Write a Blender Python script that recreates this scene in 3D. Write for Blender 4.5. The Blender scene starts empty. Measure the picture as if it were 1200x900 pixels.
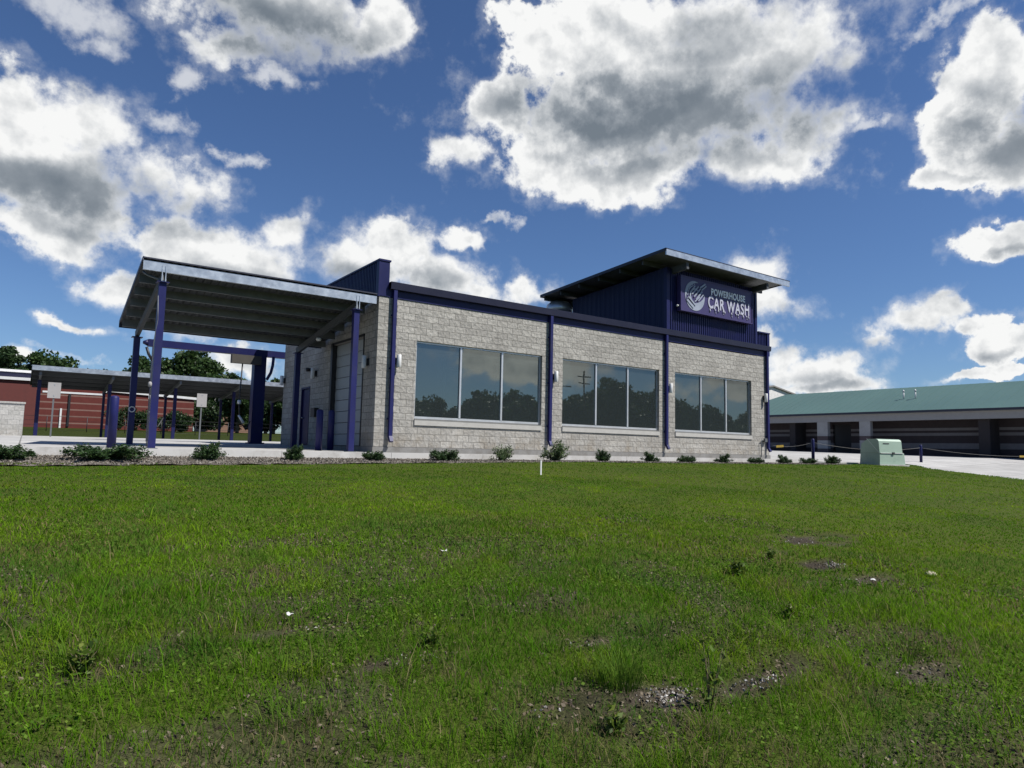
import bpy, math, random
import numpy as np
from mathutils import Vector, Matrix
rnd = random.Random(7); rng = np.random.default_rng(11)
sc = bpy.context.scene; COL = sc.collection
PI = math.pi; R = math.radians

# ------------------------------------------------------------------ mesh helper
class MB:
    def __init__(s): s.v = []; s.f = []; s.sm = []
    def add(s, vs, fs, smooth=False):
        b = len(s.v); s.v += [tuple(map(float, v)) for v in vs]
        s.f += [tuple(i + b for i in f) for f in fs]; s.sm += [smooth] * len(fs); return s
    def box(s, x0, x1, y0, y1, z0, z1):
        return s.add([(x0,y0,z0),(x1,y0,z0),(x1,y1,z0),(x0,y1,z0),(x0,y0,z1),(x1,y0,z1),(x1,y1,z1),(x0,y1,z1)],
              [(0,3,2,1),(4,5,6,7),(0,1,5,4),(1,2,6,5),(2,3,7,6),(3,0,4,7)])
    def hexa(s, p):      # 8 points: bottom ring, top ring
        return s.add(p, [(0,3,2,1),(4,5,6,7),(0,1,5,4),(1,2,6,5),(2,3,7,6),(3,0,4,7)])
    def beam(s, a, b, w, h, up=(0,0,1)):
        a = Vector(a); b = Vector(b); d = (b-a).normalized(); u = Vector(up)
        r = d.cross(u).normalized(); u = r.cross(d).normalized()
        P = []
        for c in (a, b):
            P += [c - r*w/2 - u*h/2, c + r*w/2 - u*h/2, c + r*w/2 + u*h/2, c - r*w/2 + u*h/2]
        return s.add(P, [(0,1,2,3),(7,6,5,4),(0,4,5,1),(1,5,6,2),(2,6,7,3),(3,7,4,0)])
    def cyl(s, a, b, r0, r1=None, n=12, cap=True):
        r1 = r0 if r1 is None else r1
        return s.tube([a, b], [r0, r1], n, cap)
    def tube(s, pts, rad, n=8, cap=True):
        pts = [Vector(p) for p in pts]; rad = rad if hasattr(rad, '__len__') else [rad]*len(pts)
        vs = []; prev = None
        for i, p in enumerate(pts):
            d = (pts[min(i+1, len(pts)-1)] - pts[max(i-1, 0)]).normalized()
            ref = Vector((0,0,1)) if abs(d.z) < .9 else Vector((1,0,0))
            if prev is not None:
                r = (prev - d*prev.dot(d)); r = r.normalized() if r.length > 1e-5 else d.cross(ref).normalized()
            else: r = d.cross(ref).normalized()
            prev = r; q = d.cross(r)
            for k in range(n):
                t = 2*PI*k/n; vs.append(p + (r*math.cos(t) + q*math.sin(t))*rad[i])
        fs = [(i*n+k, i*n+(k+1)%n, (i+1)*n+(k+1)%n, (i+1)*n+k) for i in range(len(pts)-1) for k in range(n)]
        s.add(vs, fs, True)
        if cap:
            s.f.append(tuple(len(s.v)-len(vs)+k for k in range(n))[::-1]); s.sm.append(False)
            s.f.append(tuple(len(s.v)-n+k for k in range(n))); s.sm.append(False)
        return s
    def lathe(s, prof, c=(0,0,0), n=20):
        vs = [(c[0]+r*math.cos(2*PI*k/n), c[1]+r*math.sin(2*PI*k/n), c[2]+z) for r, z in prof for k in range(n)]
        fs = [(i*n+k, i*n+(k+1)%n, (i+1)*n+(k+1)%n, (i+1)*n+k) for i in range(len(prof)-1) for k in range(n)]
        s.add(vs, fs, True); b = len(s.v)-len(vs)
        s.f.append(tuple(b+(len(prof)-1)*n+k for k in range(n))); s.sm.append(False)
        return s
    def prism(s, poly, fn0, fn1):   # poly list of 2d, two mapping functions
        n = len(poly); vs = [fn0(*p) for p in poly] + [fn1(*p) for p in poly]
        return s.add(vs, [tuple(range(n))[::-1], tuple(range(n, 2*n))] + [(i, (i+1)%n, (i+1)%n+n, i+n) for i in range(n)])
    def wall(s, u0, u1, z0, z1, ops, thick, mp):
        # ops: (u0,u1,z0,z1) openings; mp(u, d, z) -> xyz ; d = 0 outer face, d = thick inner face
        us = sorted({u0, u1, *[o[0] for o in ops], *[o[1] for o in ops]}); zs = sorted({z0, z1, *[o[2] for o in ops], *[o[3] for o in ops]})
        hole = lambda u, z: any(o[0] < u < o[1] and o[2] < z < o[3] for o in ops)
        for i in range(len(us)-1):
            for j in range(len(zs)-1):
                a, b, c, d = us[i], us[i+1], zs[j], zs[j+1]
                if hole((a+b)/2, (c+d)/2): continue
                for dd in (0, thick): s.add([mp(a,dd,c), mp(b,dd,c), mp(b,dd,d), mp(a,dd,d)], [(0,1,2,3)])
        for o in ops + [(u0,u1,z0,z1)]:
            a, b, c, d = o
            for p, q in (((a,c),(b,c)), ((b,c),(b,d)), ((b,d),(a,d)), ((a,d),(a,c))):
                s.add([mp(p[0],0,p[1]), mp(q[0],0,q[1]), mp(q[0],thick,q[1]), mp(p[0],thick,p[1])], [(0,1,2,3)])
        return s
    def ribs(s, n0, n1, z0, z1a, z1b, pitch, depth, mp):
        # trapezoid ribbed sheet from u=n0..n1 ; top goes z1a -> z1b ; mp(u, d, z)
        prof = []; u = n0
        while u < n1 - 1e-4:
            for du, dd in ((0,0),(.45,0),(.55,depth),(.9,depth),(1.,0)):
                uu = u + du*pitch
                if uu <= n1: prof.append((uu, dd))
            u += pitch
        prof.append((n1, 0)); vs = []
        for uu, dd in prof:
            t = (uu-n0)/(n1-n0); vs += [mp(uu,dd,z0), mp(uu,dd,z1a+(z1b-z1a)*t)]
        return s.add(vs, [(2*i, 2*i+2, 2*i+3, 2*i+1) for i in range(len(prof)-1)])
    def build(s, name, mat, parent=None, loc=None):
        me = bpy.data.meshes.new(name); me.from_pydata(s.v, [], s.f); me.update()
        me.polygons.foreach_set('use_smooth', s.sm)
        o = bpy.data.objects.new(name, me); COL.objects.link(o)
        for m in (mat if isinstance(mat, (list, tuple)) else [mat]): me.materials.append(m)
        if parent: o.parent = parent
        if loc: o.location = loc
        return o

def np_mesh(name, V, F, mat, parent=None, col=None, smooth=False, nv=None):
    """V (n,3) ; F (m,k) uniform polygons"""
    me = bpy.data.meshes.new(name); n = len(V); m, k = F.shape
    me.vertices.add(n); me.vertices.foreach_set('co', V.astype(np.float32).ravel())
    me.loops.add(m*k); me.loops.foreach_set('vertex_index', F.astype(np.int32).ravel())
    me.polygons.add(m); me.polygons.foreach_set('loop_start', np.arange(0, m*k, k, dtype=np.int32))
    me.polygons.foreach_set('use_smooth', np.full(m, smooth))
    me.update(calc_edges=True)
    if col is not None:
        a = me.color_attributes.new('tint', 'FLOAT_COLOR', 'POINT')
        a.data.foreach_set('color', np.concatenate([col, np.ones((n,1))], 1).astype(np.float32).ravel())
    me.materials.append(mat)
    o = bpy.data.objects.new(name, me); COL.objects.link(o)
    if parent: o.parent = parent
    return o

def tag(o, label=None, cat=None, group=None, kind=None):
    if label: o['label'] = label
    if cat: o['category'] = cat
    if group: o['group'] = group
    if kind: o['kind'] = kind
    return o
def thing(name, loc, label, cat, group=None, rz=0):
    o = bpy.data.objects.new(name, None); COL.objects.link(o); o.location = loc; o.rotation_euler = (0,0,rz)
    o.empty_display_size = .2
    return tag(o, label, cat, group)
def copy_tree(o, parent=None):
    c = o.copy(); COL.objects.link(c)
    if parent: c.parent = parent
    for ch in list(o.children): copy_tree(ch, c)
    return c

# numpy value noise
_lat = rng.random((256, 256))
def vnoise(x, y):
    xi = np.floor(x).astype(int); yi = np.floor(y).astype(int); fx = x-xi; fy = y-yi
    fx = fx*fx*(3-2*fx); fy = fy*fy*(3-2*fy); g = lambda a, b: _lat[a & 255, b & 255]
    return (g(xi,yi)*(1-fx)+g(xi+1,yi)*fx)*(1-fy) + (g(xi,yi+1)*(1-fx)+g(xi+1,yi+1)*fx)*fy
def fbm(x, y, o=4):
    s = 0; a = .5; t = 0
    for i in range(o): s = s + a*vnoise(x*2**i+17.3*i, y*2**i+5.1*i); t += a; a *= .5
    return s/t

# ------------------------------------------------------------------ materials
def newmat(name):
    m = bpy.data.materials.new(name); m.use_nodes = True; nt = m.node_tree; nt.nodes.clear()
    out = nt.nodes.new('ShaderNodeOutputMaterial'); return m, nt, out
def N(nt, t, **kw):
    n = nt.nodes.new(t)
    for k, v in kw.items():
        if k.startswith('i_'):
            key = k[2:]; key = int(key) if key.isdigit() else key.replace('_', ' ')
            n.inputs[key].default_value = v
        else: setattr(n, k, v)
    return n
def L(nt, a, b): nt.links.new(a, b)
def c4(c): return (c[0], c[1], c[2], 1)
def mat(name, col, rough=.6, metal=0., var=.15, vscale=3., bump=.0, bscale=40., spec=.5, dirt=None, dscale=.7):
    m, nt, out = newmat(name); b = N(nt, 'ShaderNodeBsdfPrincipled'); L(nt, b.outputs[0], out.inputs[0])
    tc = N(nt, 'ShaderNodeTexCoord')
    nz = N(nt, 'ShaderNodeTexNoise', i_Scale=vscale, i_Detail=6., i_Roughness=.6); L(nt, tc.outputs['Object'], nz.inputs['Vector'])
    rp = N(nt, 'ShaderNodeMapRange'); rp.inputs[1].default_value = .3; rp.inputs[2].default_value = .7
    rp.inputs[3].default_value = 1-var; rp.inputs[4].default_value = 1+var; L(nt, nz.outputs[0], rp.inputs[0])
    mu = N(nt, 'ShaderNodeVectorMath', operation='SCALE'); mu.inputs[0].default_value = col; L(nt, rp.outputs[0], mu.inputs['Scale'])
    src = mu.outputs[0]
    if dirt:
        n2 = N(nt, 'ShaderNodeTexNoise', i_Scale=dscale, i_Detail=8., i_Roughness=.7); L(nt, tc.outputs['Object'], n2.inputs['Vector'])
        r2 = N(nt, 'ShaderNodeMapRange'); r2.inputs[1].default_value = .48; r2.inputs[2].default_value = .72; L(nt, n2.outputs[0], r2.inputs[0])
        mx = N(nt, 'ShaderNodeMix', data_type='RGBA'); L(nt, r2.outputs[0], mx.inputs[0]); L(nt, src, mx.inputs[6]); mx.inputs[7].default_value = c4(dirt)
        src = mx.outputs[2]
    L(nt, src, b.inputs['Base Color'])
    b.inputs['Roughness'].default_value = rough; b.inputs['Metallic'].default_value = metal; b.inputs['Specular IOR Level'].default_value = spec
    rr = N(nt, 'ShaderNodeMapRange'); rr.inputs[3].default_value = max(.05, rough-.1); rr.inputs[4].default_value = min(1, rough+.1)
    L(nt, nz.outputs[0], rr.inputs[0]); L(nt, rr.outputs[0], b.inputs['Roughness'])
    if bump:
        n3 = N(nt, 'ShaderNodeTexNoise', i_Scale=bscale, i_Detail=5.); L(nt, tc.outputs['Object'], n3.inputs['Vector'])
        bp = N(nt, 'ShaderNodeBump', i_Strength=bump, i_Distance=.02); L(nt, n3.outputs[0], bp.inputs['Height']); L(nt, bp.outputs[0], b.inputs['Normal'])
    return m

def block_mat(name, c1, c2, mortar, rough_h=.6, bw=.406, bh=.2032, bands=None):
    """split face concrete block laid in running bond, mapped in metres on either wall direction"""
    m, nt, out = newmat(name); b = N(nt, 'ShaderNodeBsdfPrincipled', i_Roughness=.92); b.inputs['Specular IOR Level'].default_value = .2
    L(nt, b.outputs[0], out.inputs[0])
    tc = N(nt, 'ShaderNodeTexCoord'); ge = N(nt, 'ShaderNodeNewGeometry')
    sx = N(nt, 'ShaderNodeSeparateXYZ'); L(nt, tc.outputs['Object'], sx.inputs[0])
    sn = N(nt, 'ShaderNodeSeparateXYZ'); L(nt, ge.outputs['True Normal'], sn.inputs[0])
    ab = N(nt, 'ShaderNodeMath', operation='ABSOLUTE'); L(nt, sn.outputs[0], ab.inputs[0])
    gt = N(nt, 'ShaderNodeMath', operation='GREATER_THAN', i_1=.5); L(nt, ab.outputs[0], gt.inputs[0])
    mxu = N(nt, 'ShaderNodeMix', data_type='FLOAT'); L(nt, gt.outputs[0], mxu.inputs[0]); L(nt, sx.outputs[0], mxu.inputs[2]); L(nt, sx.outputs[1], mxu.inputs[3])
    cb = N(nt, 'ShaderNodeCombineXYZ'); L(nt, mxu.outputs[0], cb.inputs[0]); L(nt, sx.outputs[2], cb.inputs[1])
    # wobble the joints a little, as split faces do
    wn = N(nt, 'ShaderNodeTexNoise', i_Scale=7., i_Detail=3.); L(nt, tc.outputs['Object'], wn.inputs['Vector'])
    ws = N(nt, 'ShaderNodeVectorMath', operation='MULTIPLY_ADD'); L(nt, wn.outputs['Color'], ws.inputs[0])
    ws.inputs[1].default_value = (.014,.010,0); L(nt, cb.outputs[0], ws.inputs[2])
    br = N(nt, 'ShaderNodeTexBrick', i_Scale=1., i_Mortar_Size=.008, i_Mortar_Smooth=.5, i_Bias=-.1, i_Brick_Width=bw, i_Row_Height=bh)
    br.inputs['Color1'].default_value = c4(c1); br.inputs['Color2'].default_value = c4(c2); br.inputs['Mortar'].default_value = c4(mortar)
    L(nt, ws.outputs[0], br.inputs['Vector'])
    n1 = N(nt, 'ShaderNodeTexNoise', i_Scale=13., i_Detail=7., i_Roughness=.65); L(nt, tc.outputs['Object'], n1.inputs['Vector'])
    n2 = N(nt, 'ShaderNodeTexNoise', i_Scale=.6, i_Detail=4.); L(nt, tc.outputs['Object'], n2.inputs['Vector'])
    r1 = N(nt, 'ShaderNodeMapRange'); r1.inputs[1].default_value = .3; r1.inputs[2].default_value = .7; r1.inputs[3].default_value = .78; r1.inputs[4].default_value = 1.18; L(nt, n1.outputs[0], r1.inputs[0])
    r2 = N(nt, 'ShaderNodeMapRange'); r2.inputs[1].default_value = .3; r2.inputs[2].default_value = .7; r2.inputs[3].default_value = .9; r2.inputs[4].default_value = 1.1; L(nt, n2.outputs[0], r2.inputs[0])
    mm = N(nt, 'ShaderNodeMath', operation='MULTIPLY'); L(nt, r1.outputs[0], mm.inputs[0]); L(nt, r2.outputs[0], mm.inputs[1])
    sc_ = N(nt, 'ShaderNodeVectorMath', operation='SCALE'); L(nt, br.outputs[0], sc_.inputs[0]); L(nt, mm.outputs[0], sc_.inputs['Scale'])
    # splash dirt along the foot of the wall
    dz = N(nt, 'ShaderNodeMapRange'); dz.inputs[1].default_value = .75; dz.inputs[2].default_value = .0; L(nt, sx.outputs[2], dz.inputs[0])
    n4 = N(nt, 'ShaderNodeTexNoise', i_Scale=2.2, i_Detail=7., i_Roughness=.7); L(nt, tc.outputs['Object'], n4.inputs['Vector'])
    d4 = N(nt, 'ShaderNodeMapRange'); d4.inputs[1].default_value = .45; d4.inputs[2].default_value = .75; L(nt, n4.outputs[0], d4.inputs[0])
    dm = N(nt, 'ShaderNodeMath', operation='MULTIPLY'); L(nt, dz.outputs[0], dm.inputs[0]); L(nt, d4.outputs[0], dm.inputs[1])
    mxd = N(nt, 'ShaderNodeMix', data_type='RGBA'); L(nt, dm.outputs[0], mxd.inputs[0]); L(nt, sc_.outputs[0], mxd.inputs[6]); mxd.inputs[7].default_value = (.20,.165,.12,1)
    L(nt, mxd.outputs[2], b.inputs['Base Color'])
    vo = N(nt, 'ShaderNodeTexVoronoi', i_Scale=9.); L(nt, tc.outputs['Object'], vo.inputs['Vector'])
    h1 = N(nt, 'ShaderNodeMath', operation='MULTIPLY_ADD', i_1=-1.1); L(nt, br.outputs['Fac'], h1.inputs[0]); L(nt, n1.outputs[0], h1.inputs[2])
    h2 = N(nt, 'ShaderNodeMath', operation='MULTIPLY_ADD', i_1=.7); L(nt, vo.outputs[0], h2.inputs[0]); L(nt, h1.outputs[0], h2.inputs[2])
    bp = N(nt, 'ShaderNodeBump', i_Strength=rough_h, i_Distance=.03); L(nt, h2.outputs[0], bp.inputs['Height']); L(nt, bp.outputs[0], b.inputs['Normal'])
    return m

def leaf_mat(name, cols, trans=.35, rough=.5):
    m, nt, out = newmat(name); ge = N(nt, 'ShaderNodeNewGeometry')
    rp = N(nt, 'ShaderNodeValToRGB'); e = rp.color_ramp.elements
    e[0].color = c4(cols[0]); e[1].color = c4(cols[-1])
    for i, c in enumerate(cols[1:-1]): e.new((i+1)/(len(cols)-1)).color = c4(c)
    L(nt, ge.outputs['Random Per Island'], rp.inputs[0])
    d = N(nt, 'ShaderNodeBsdfPrincipled', i_Roughness=rough); d.inputs['Specular IOR Level'].default_value = .25
    t = N(nt, 'ShaderNodeBsdfTranslucent'); mx = N(nt, 'ShaderNodeMixShader', i_0=trans)
    L(nt, rp.outputs[0], d.inputs['Base Color']); L(nt, rp.outputs[0], t.inputs[0])
    L(nt, d.outputs[0], mx.inputs[1]); L(nt, t.outputs[0], mx.inputs[2]); L(nt, mx.outputs[0], out.inputs[0]); return m

def attr_mat(name, trans=.3, rough=.6):
    m, nt, out = newmat(name); at = N(nt, 'ShaderNodeAttribute', attribute_name='tint')
    d = N(nt, 'ShaderNodeBsdfPrincipled', i_Roughness=rough); d.inputs['Specular IOR Level'].default_value = .06
    t = N(nt, 'ShaderNodeBsdfTranslucent'); mx = N(nt, 'ShaderNodeMixShader', i_0=trans)
    L(nt, at.outputs[0], d.inputs['Base Color']); L(nt, at.outputs[0], t.inputs[0])
    L(nt, d.outputs[0], mx.inputs[1]); L(nt, t.outputs[0], mx.inputs[2]); L(nt, mx.outputs[0], out.inputs[0]); return m

def glass_mat(name):
    m, nt, out = newmat(name)
    g = N(nt, 'ShaderNodeBsdfGlossy', i_Roughness=.01); g.inputs['Color'].default_value = (.45,.47,.44,1)
    t = N(nt, 'ShaderNodeBsdfTransparent'); t.inputs[0].default_value = (.50,.58,.58,1)
    lw = N(nt, 'ShaderNodeLayerWeight', i_Blend=.35)
    mr = N(nt, 'ShaderNodeMapRange'); mr.inputs[3].default_value = .30; mr.inputs[4].default_value = .95; L(nt, lw.outputs['Fresnel'], mr.inputs[0])
    tc = N(nt, 'ShaderNodeTexCoord'); nz = N(nt, 'ShaderNodeTexNoise', i_Scale=.9, i_Detail=1.); L(nt, tc.outputs['Object'], nz.inputs['Vector'])
    bp = N(nt, 'ShaderNodeBump', i_Strength=.05, i_Distance=.02); L(nt, nz.outputs[0], bp.inputs['Height']); L(nt, bp.outputs[0], g.inputs['Normal'])
    mx = N(nt, 'ShaderNodeMixShader'); L(nt, mr.outputs[0], mx.inputs[0]); L(nt, t.outputs[0], mx.inputs[1]); L(nt, g.outputs[0], mx.inputs[2]); df = N(nt, 'ShaderNodeBsdfDiffuse'); df.inputs[0].default_value = (.26,.33,.34,1); m2 = N(nt, 'ShaderNodeMixShader', i_0=.075)
    L(nt, mx.outputs[0], m2.inputs[1]); L(nt, df.outputs[0], m2.inputs[2]); L(nt, m2.outputs[0], out.inputs[0]); return m

M = {}
M['block'] = block_mat('split_face_block', (.285,.273,.250), (.37,.356,.326), (.165,.158,.145), .7)
M['block_pale'] = block_mat('pale_block', (.34,.335,.315), (.42,.41,.39), (.2,.195,.19), .3)
M['purple'] = mat('purple_paint', (.0105,.0125,.068), .42, 0, .12, 1.5, spec=.25, dirt=(.016,.018,.055), dscale=1.3)
M['purple_post'] = mat('purple_post_paint', (.0145,.0165,.090), .45, 0, .14, 2., spec=.25, dirt=(.024,.025,.072), dscale=1.5)
M['shaded_purple'] = mat('shaded_purple', (.009,.013,.052), .5, .0, .08, 1., spec=.25)  # tower side: darker than the front, the shade of that face painted in
M['gutter'] = mat('dark_gutter', (.010,.010,.030), .4, 0, .1, 2.)
M['galv'] = mat('galvanised', (.50,.53,.56), .38, .75, .16, 6., dirt=(.33,.35,.38), dscale=2.)
M['galv_dull'] = mat('galvanised_dull', (.13,.138,.145), .55, .4, .16, 4.)
M['deck'] = mat('roof_deck_under', (.06,.065,.07), .6, .2, .12, 2.)
M['roof_edge'] = mat('roof_edge_trim', (.02,.022,.04), .5)
M['concrete'] = mat('concrete', (.37,.365,.35), .9, 0, .10, 1.2, .12, 60., .2, dirt=(.29,.285,.27), dscale=.35)
M['kerb'] = mat('kerb_concrete', (.50,.49,.47), .9, 0, .08, 2., .15, 50., .2, dirt=(.34,.32,.29), dscale=1.4)
M['footing'] = mat('footing_concrete', (.20,.196,.188), .95, 0, .12, 3., .3, 30., .2, dirt=(.14,.13,.115), dscale=2.)
M['sill'] = mat('cast_sill', (.38,.37,.345), .9, 0, .08, 5., .15, 60.)
M['alu'] = mat('anodised_frame', (.62,.63,.64), .35, .6, .06, 4.)
M['glass'] = glass_mat('window_glass')
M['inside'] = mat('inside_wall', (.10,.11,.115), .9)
M['white'] = mat('white_enamel', (.62,.62,.61), .45, 0, .05)
M['black'] = mat('black_plastic', (.012,.012,.014), .5)
M['bay'] = mat('roller_door', (.30,.325,.345), .5, .1, .06, 1.)
M['signp'] = mat('sign_panel', (.036,.027,.105), .5, 0, .05)
M['letter'] = mat('sign_letter', (.42,.42,.50), .5, 0, .06)
M['letter_top'] = mat('sign_letter_shade_lift', (.80,.80,.82), .5, 0, .06)  # upper letters painted paler to make up for the roof shadow on them
M['emblem'] = mat('sign_emblem', (.27,.30,.37), .5, 0, .12, 3.)
M['teal'] = mat('teal_metal_roof', (.070,.134,.122), .5, .0, .06, .25)
M['grey_trim'] = mat('grey_trim', (.30,.29,.285), .8, 0, .06)
M['pad'] = mat('pad_green', (.29,.385,.31), .5, 0, .07, 2., dirt=(.23,.31,.25), dscale=2.)
M['padlock'] = mat('padlock_metal', (.08,.08,.08), .4, .5)
M['rope'] = mat('cable_rope', (.13,.125,.12), .8)
M['yellow'] = mat('yellow_tag', (.42,.28,.04), .6)
M['bark'] = mat('bark', (.09,.07,.05), .95, 0, .3, 6., .6, 12.)
M['stem'] = mat('shrub_stem', (.08,.06,.035), .9)
M['leaf_shrub'] = leaf_mat('juniper_leaves', [(.012,.03,.010),(.03,.065,.018),(.055,.10,.03)], .25)
M['leaf_pale'] = leaf_mat('pale_shrub_leaves', [(.03,.06,.02),(.08,.13,.045),(.15,.19,.09)], .3)
M['leaf_tree'] = leaf_mat('tree_leaves', [(.018,.038,.010),(.030,.062,.016),(.05,.085,.024)], .3)
M['leaf_dark'] = leaf_mat('dark_tree_leaves', [(.012,.028,.010),(.022,.046,.014),(.036,.064,.02)], .25)
M['weed'] = leaf_mat('weed_leaves', [(.045,.085,.012),(.085,.135,.018),(.15,.18,.028)], .35)
M['grass'] = attr_mat('grass_blades', .42, .7)
M['litter'] = mat('white_litter', (.55,.55,.53), .8)
M['stone'] = mat('pale_stone', (.33,.29,.22), .9, 0, .2, 15., .4, 30.)
M['asphalt'] = mat('asphalt', (.05,.05,.052), .95, 0, .2, 1., .3, 80., .2)
M['pole_wood'] = mat('pole_wood', (.12,.09,.065), .9, 0, .2, 4.)
M['shingle_dark'] = mat('grey_brown_box', (.055,.05,.042), .8, 0, .15, 4.)
M['vinyl'] = mat('white_siding', (.6,.59,.57), .8)
M['shingle'] = mat('shingle_roof', (.20,.19,.18), .95, 0, .2, 3.)
M['brick_orange'] = mat('orange_brick', (.20,.12,.085), .95, 0, .15, 6.)
M['mulch_chip'] = leaf_mat('mulch_chips', [(.06,.05,.04),(.14,.12,.10),(.26,.24,.21),(.10,.08,.06)], 0, .9)
M['pebble'] = leaf_mat('white_pebbles', [(.15,.135,.115),(.27,.25,.22),(.50,.48,.45)], 0, .9)

# school wall: red brick with cream courses
def banded(name, base, band, zs, var=.12):
    m, nt, out = newmat(name); b = N(nt, 'ShaderNodeBsdfPrincipled', i_Roughness=.9); b.inputs['Specular IOR Level'].default_value = .2; L(nt, b.outputs[0], out.inputs[0])
    tc = N(nt, 'ShaderNodeTexCoord'); sx = N(nt, 'ShaderNodeSeparateXYZ'); L(nt, tc.outputs['Object'], sx.inputs[0])
    acc = None
    for a, c in zs:
        g = N(nt, 'ShaderNodeMath', operation='COMPARE', i_1=(a+c)/2, i_2=(c-a)/2); L(nt, sx.outputs[2], g.inputs[0])
        if acc is None: acc = g.outputs[0]
        else:
            ad = N(nt, 'ShaderNodeMath', operation='MAXIMUM'); L(nt, acc, ad.inputs[0]); L(nt, g.outputs[0], ad.inputs[1]); acc = ad.outputs[0]
    mx = N(nt, 'ShaderNodeMix', data_type='RGBA'); L(nt, acc, mx.inputs[0]); mx.inputs[6].default_value = c4(base); mx.inputs[7].default_value = c4(band)
    nz = N(nt, 'ShaderNodeTexNoise', i_Scale=2.5, i_Detail=8., i_Roughness=.7); L(nt, tc.outputs['Object'], nz.inputs['Vector'])
    r = N(nt, 'ShaderNodeMapRange'); r.inputs[1].default_value = .3; r.inputs[2].default_value = .7; r.inputs[3].default_value = 1-var; r.inputs[4].default_value = 1+var; L(nt, nz.outputs[0], r.inputs[0])
    s = N(nt, 'ShaderNodeVectorMath', operation='SCALE'); L(nt, mx.outputs[2], s.inputs[0]); L(nt, r.outputs[0], s.inputs['Scale']); L(nt, s.outputs[0], b.inputs['Base Color'])
    return m
M['school'] = banded('banded_red_brick', (.110,.029,.024), (.19,.115,.095), [(1.55,1.68),(2.2,2.33),(2.85,2.98),(3.5,3.63),(4.2,4.33)])
M['school_plain'] = mat('red_brick', (.105,.027,.023), .9, 0, .12, 3.)
M['store_wall'] = banded('striped_storage_block', (.060,.048,.050), (.20,.185,.185), [(.70,1.08),(1.60,1.80),(1.96,2.14)])
M['store_dark'] = mat('dark_brown_block', (.035,.029,.030), .9)
M['store_pier'] = banded('storage_pier', (.36,.35,.34), (.11,.085,.085), [(-.5,.60),(1.22,1.55)])

# ground: grass over soil, decided by the vertex attribute and noise
def ground_mat():
    m, nt, out = newmat('lawn_soil'); b = N(nt, 'ShaderNodeBsdfPrincipled', i_Roughness=.95); b.inputs['Specular IOR Level'].default_value = .1; L(nt, b.outputs[0], out.inputs[0])
    tc = N(nt, 'ShaderNodeTexCoord'); at = N(nt, 'ShaderNodeAttribute', attribute_name='tint')
    n1 = N(nt, 'ShaderNodeTexNoise', i_Scale=34., i_Detail=8., i_Roughness=.75); L(nt, tc.outputs['Object'], n1.inputs['Vector'])
    n2 = N(nt, 'ShaderNodeTexNoise', i_Scale=60., i_Detail=4.); L(nt, tc.outputs['Object'], n2.inputs['Vector'])
    r1 = N(nt, 'ShaderNodeMapRange'); r1.inputs[1].default_value = .3; r1.inputs[2].default_value = .7; r1.inputs[3].default_value = .30; r1.inputs[4].default_value = 1.45; L(nt, n1.outputs[0], r1.inputs[0])
    s = N(nt, 'ShaderNodeVectorMath', operation='SCALE'); L(nt, at.outputs[0], s.inputs[0]); L(nt, r1.outputs[0], s.inputs['Scale'])
    L(nt, s.outputs[0], b.inputs['Base Color'])
    bp = N(nt, 'ShaderNodeBump', i_Strength=.8, i_Distance=.03); L(nt, n2.outputs[0], bp.inputs['Height']); L(nt, bp.outputs[0], b.inputs['Normal'])
    return m
M['ground'] = ground_mat()

def pave_mat():
    m, nt, out = newmat('concrete_pavement'); b = N(nt, 'ShaderNodeBsdfPrincipled', i_Roughness=.9); b.inputs['Specular IOR Level'].default_value = .2; L(nt, b.outputs[0], out.inputs[0])
    tc = N(nt, 'ShaderNodeTexCoord')
    br = N(nt, 'ShaderNodeTexBrick', i_Scale=1., i_Mortar_Size=.02, i_Mortar_Smooth=.1, i_Brick_Width=4.2, i_Row_Height=3.6, offset=0.)
    br.inputs['Color1'].default_value = (.36,.354,.34,1); br.inputs['Color2'].default_value = (.41,.404,.39,1); br.inputs['Mortar'].default_value = (.18,.176,.165,1)
    L(nt, tc.outputs['Object'], br.inputs['Vector'])
    n1 = N(nt, 'ShaderNodeTexNoise', i_Scale=.8, i_Detail=9., i_Roughness=.68); L(nt, tc.outputs['Object'], n1.inputs['Vector'])
    r = N(nt, 'ShaderNodeMapRange'); r.inputs[1].default_value = .3; r.inputs[2].default_value = .7; r.inputs[3].default_value = .72; r.inputs[4].default_value = 1.14; L(nt, n1.outputs[0], r.inputs[0])
    s = N(nt, 'ShaderNodeVectorMath', operation='SCALE'); L(nt, br.outputs[0], s.inputs[0]); L(nt, r.outputs[0], s.inputs['Scale']); L(nt, s.outputs[0], b.inputs['Base Color'])
    return m
M['pave'] = pave_mat()

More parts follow.
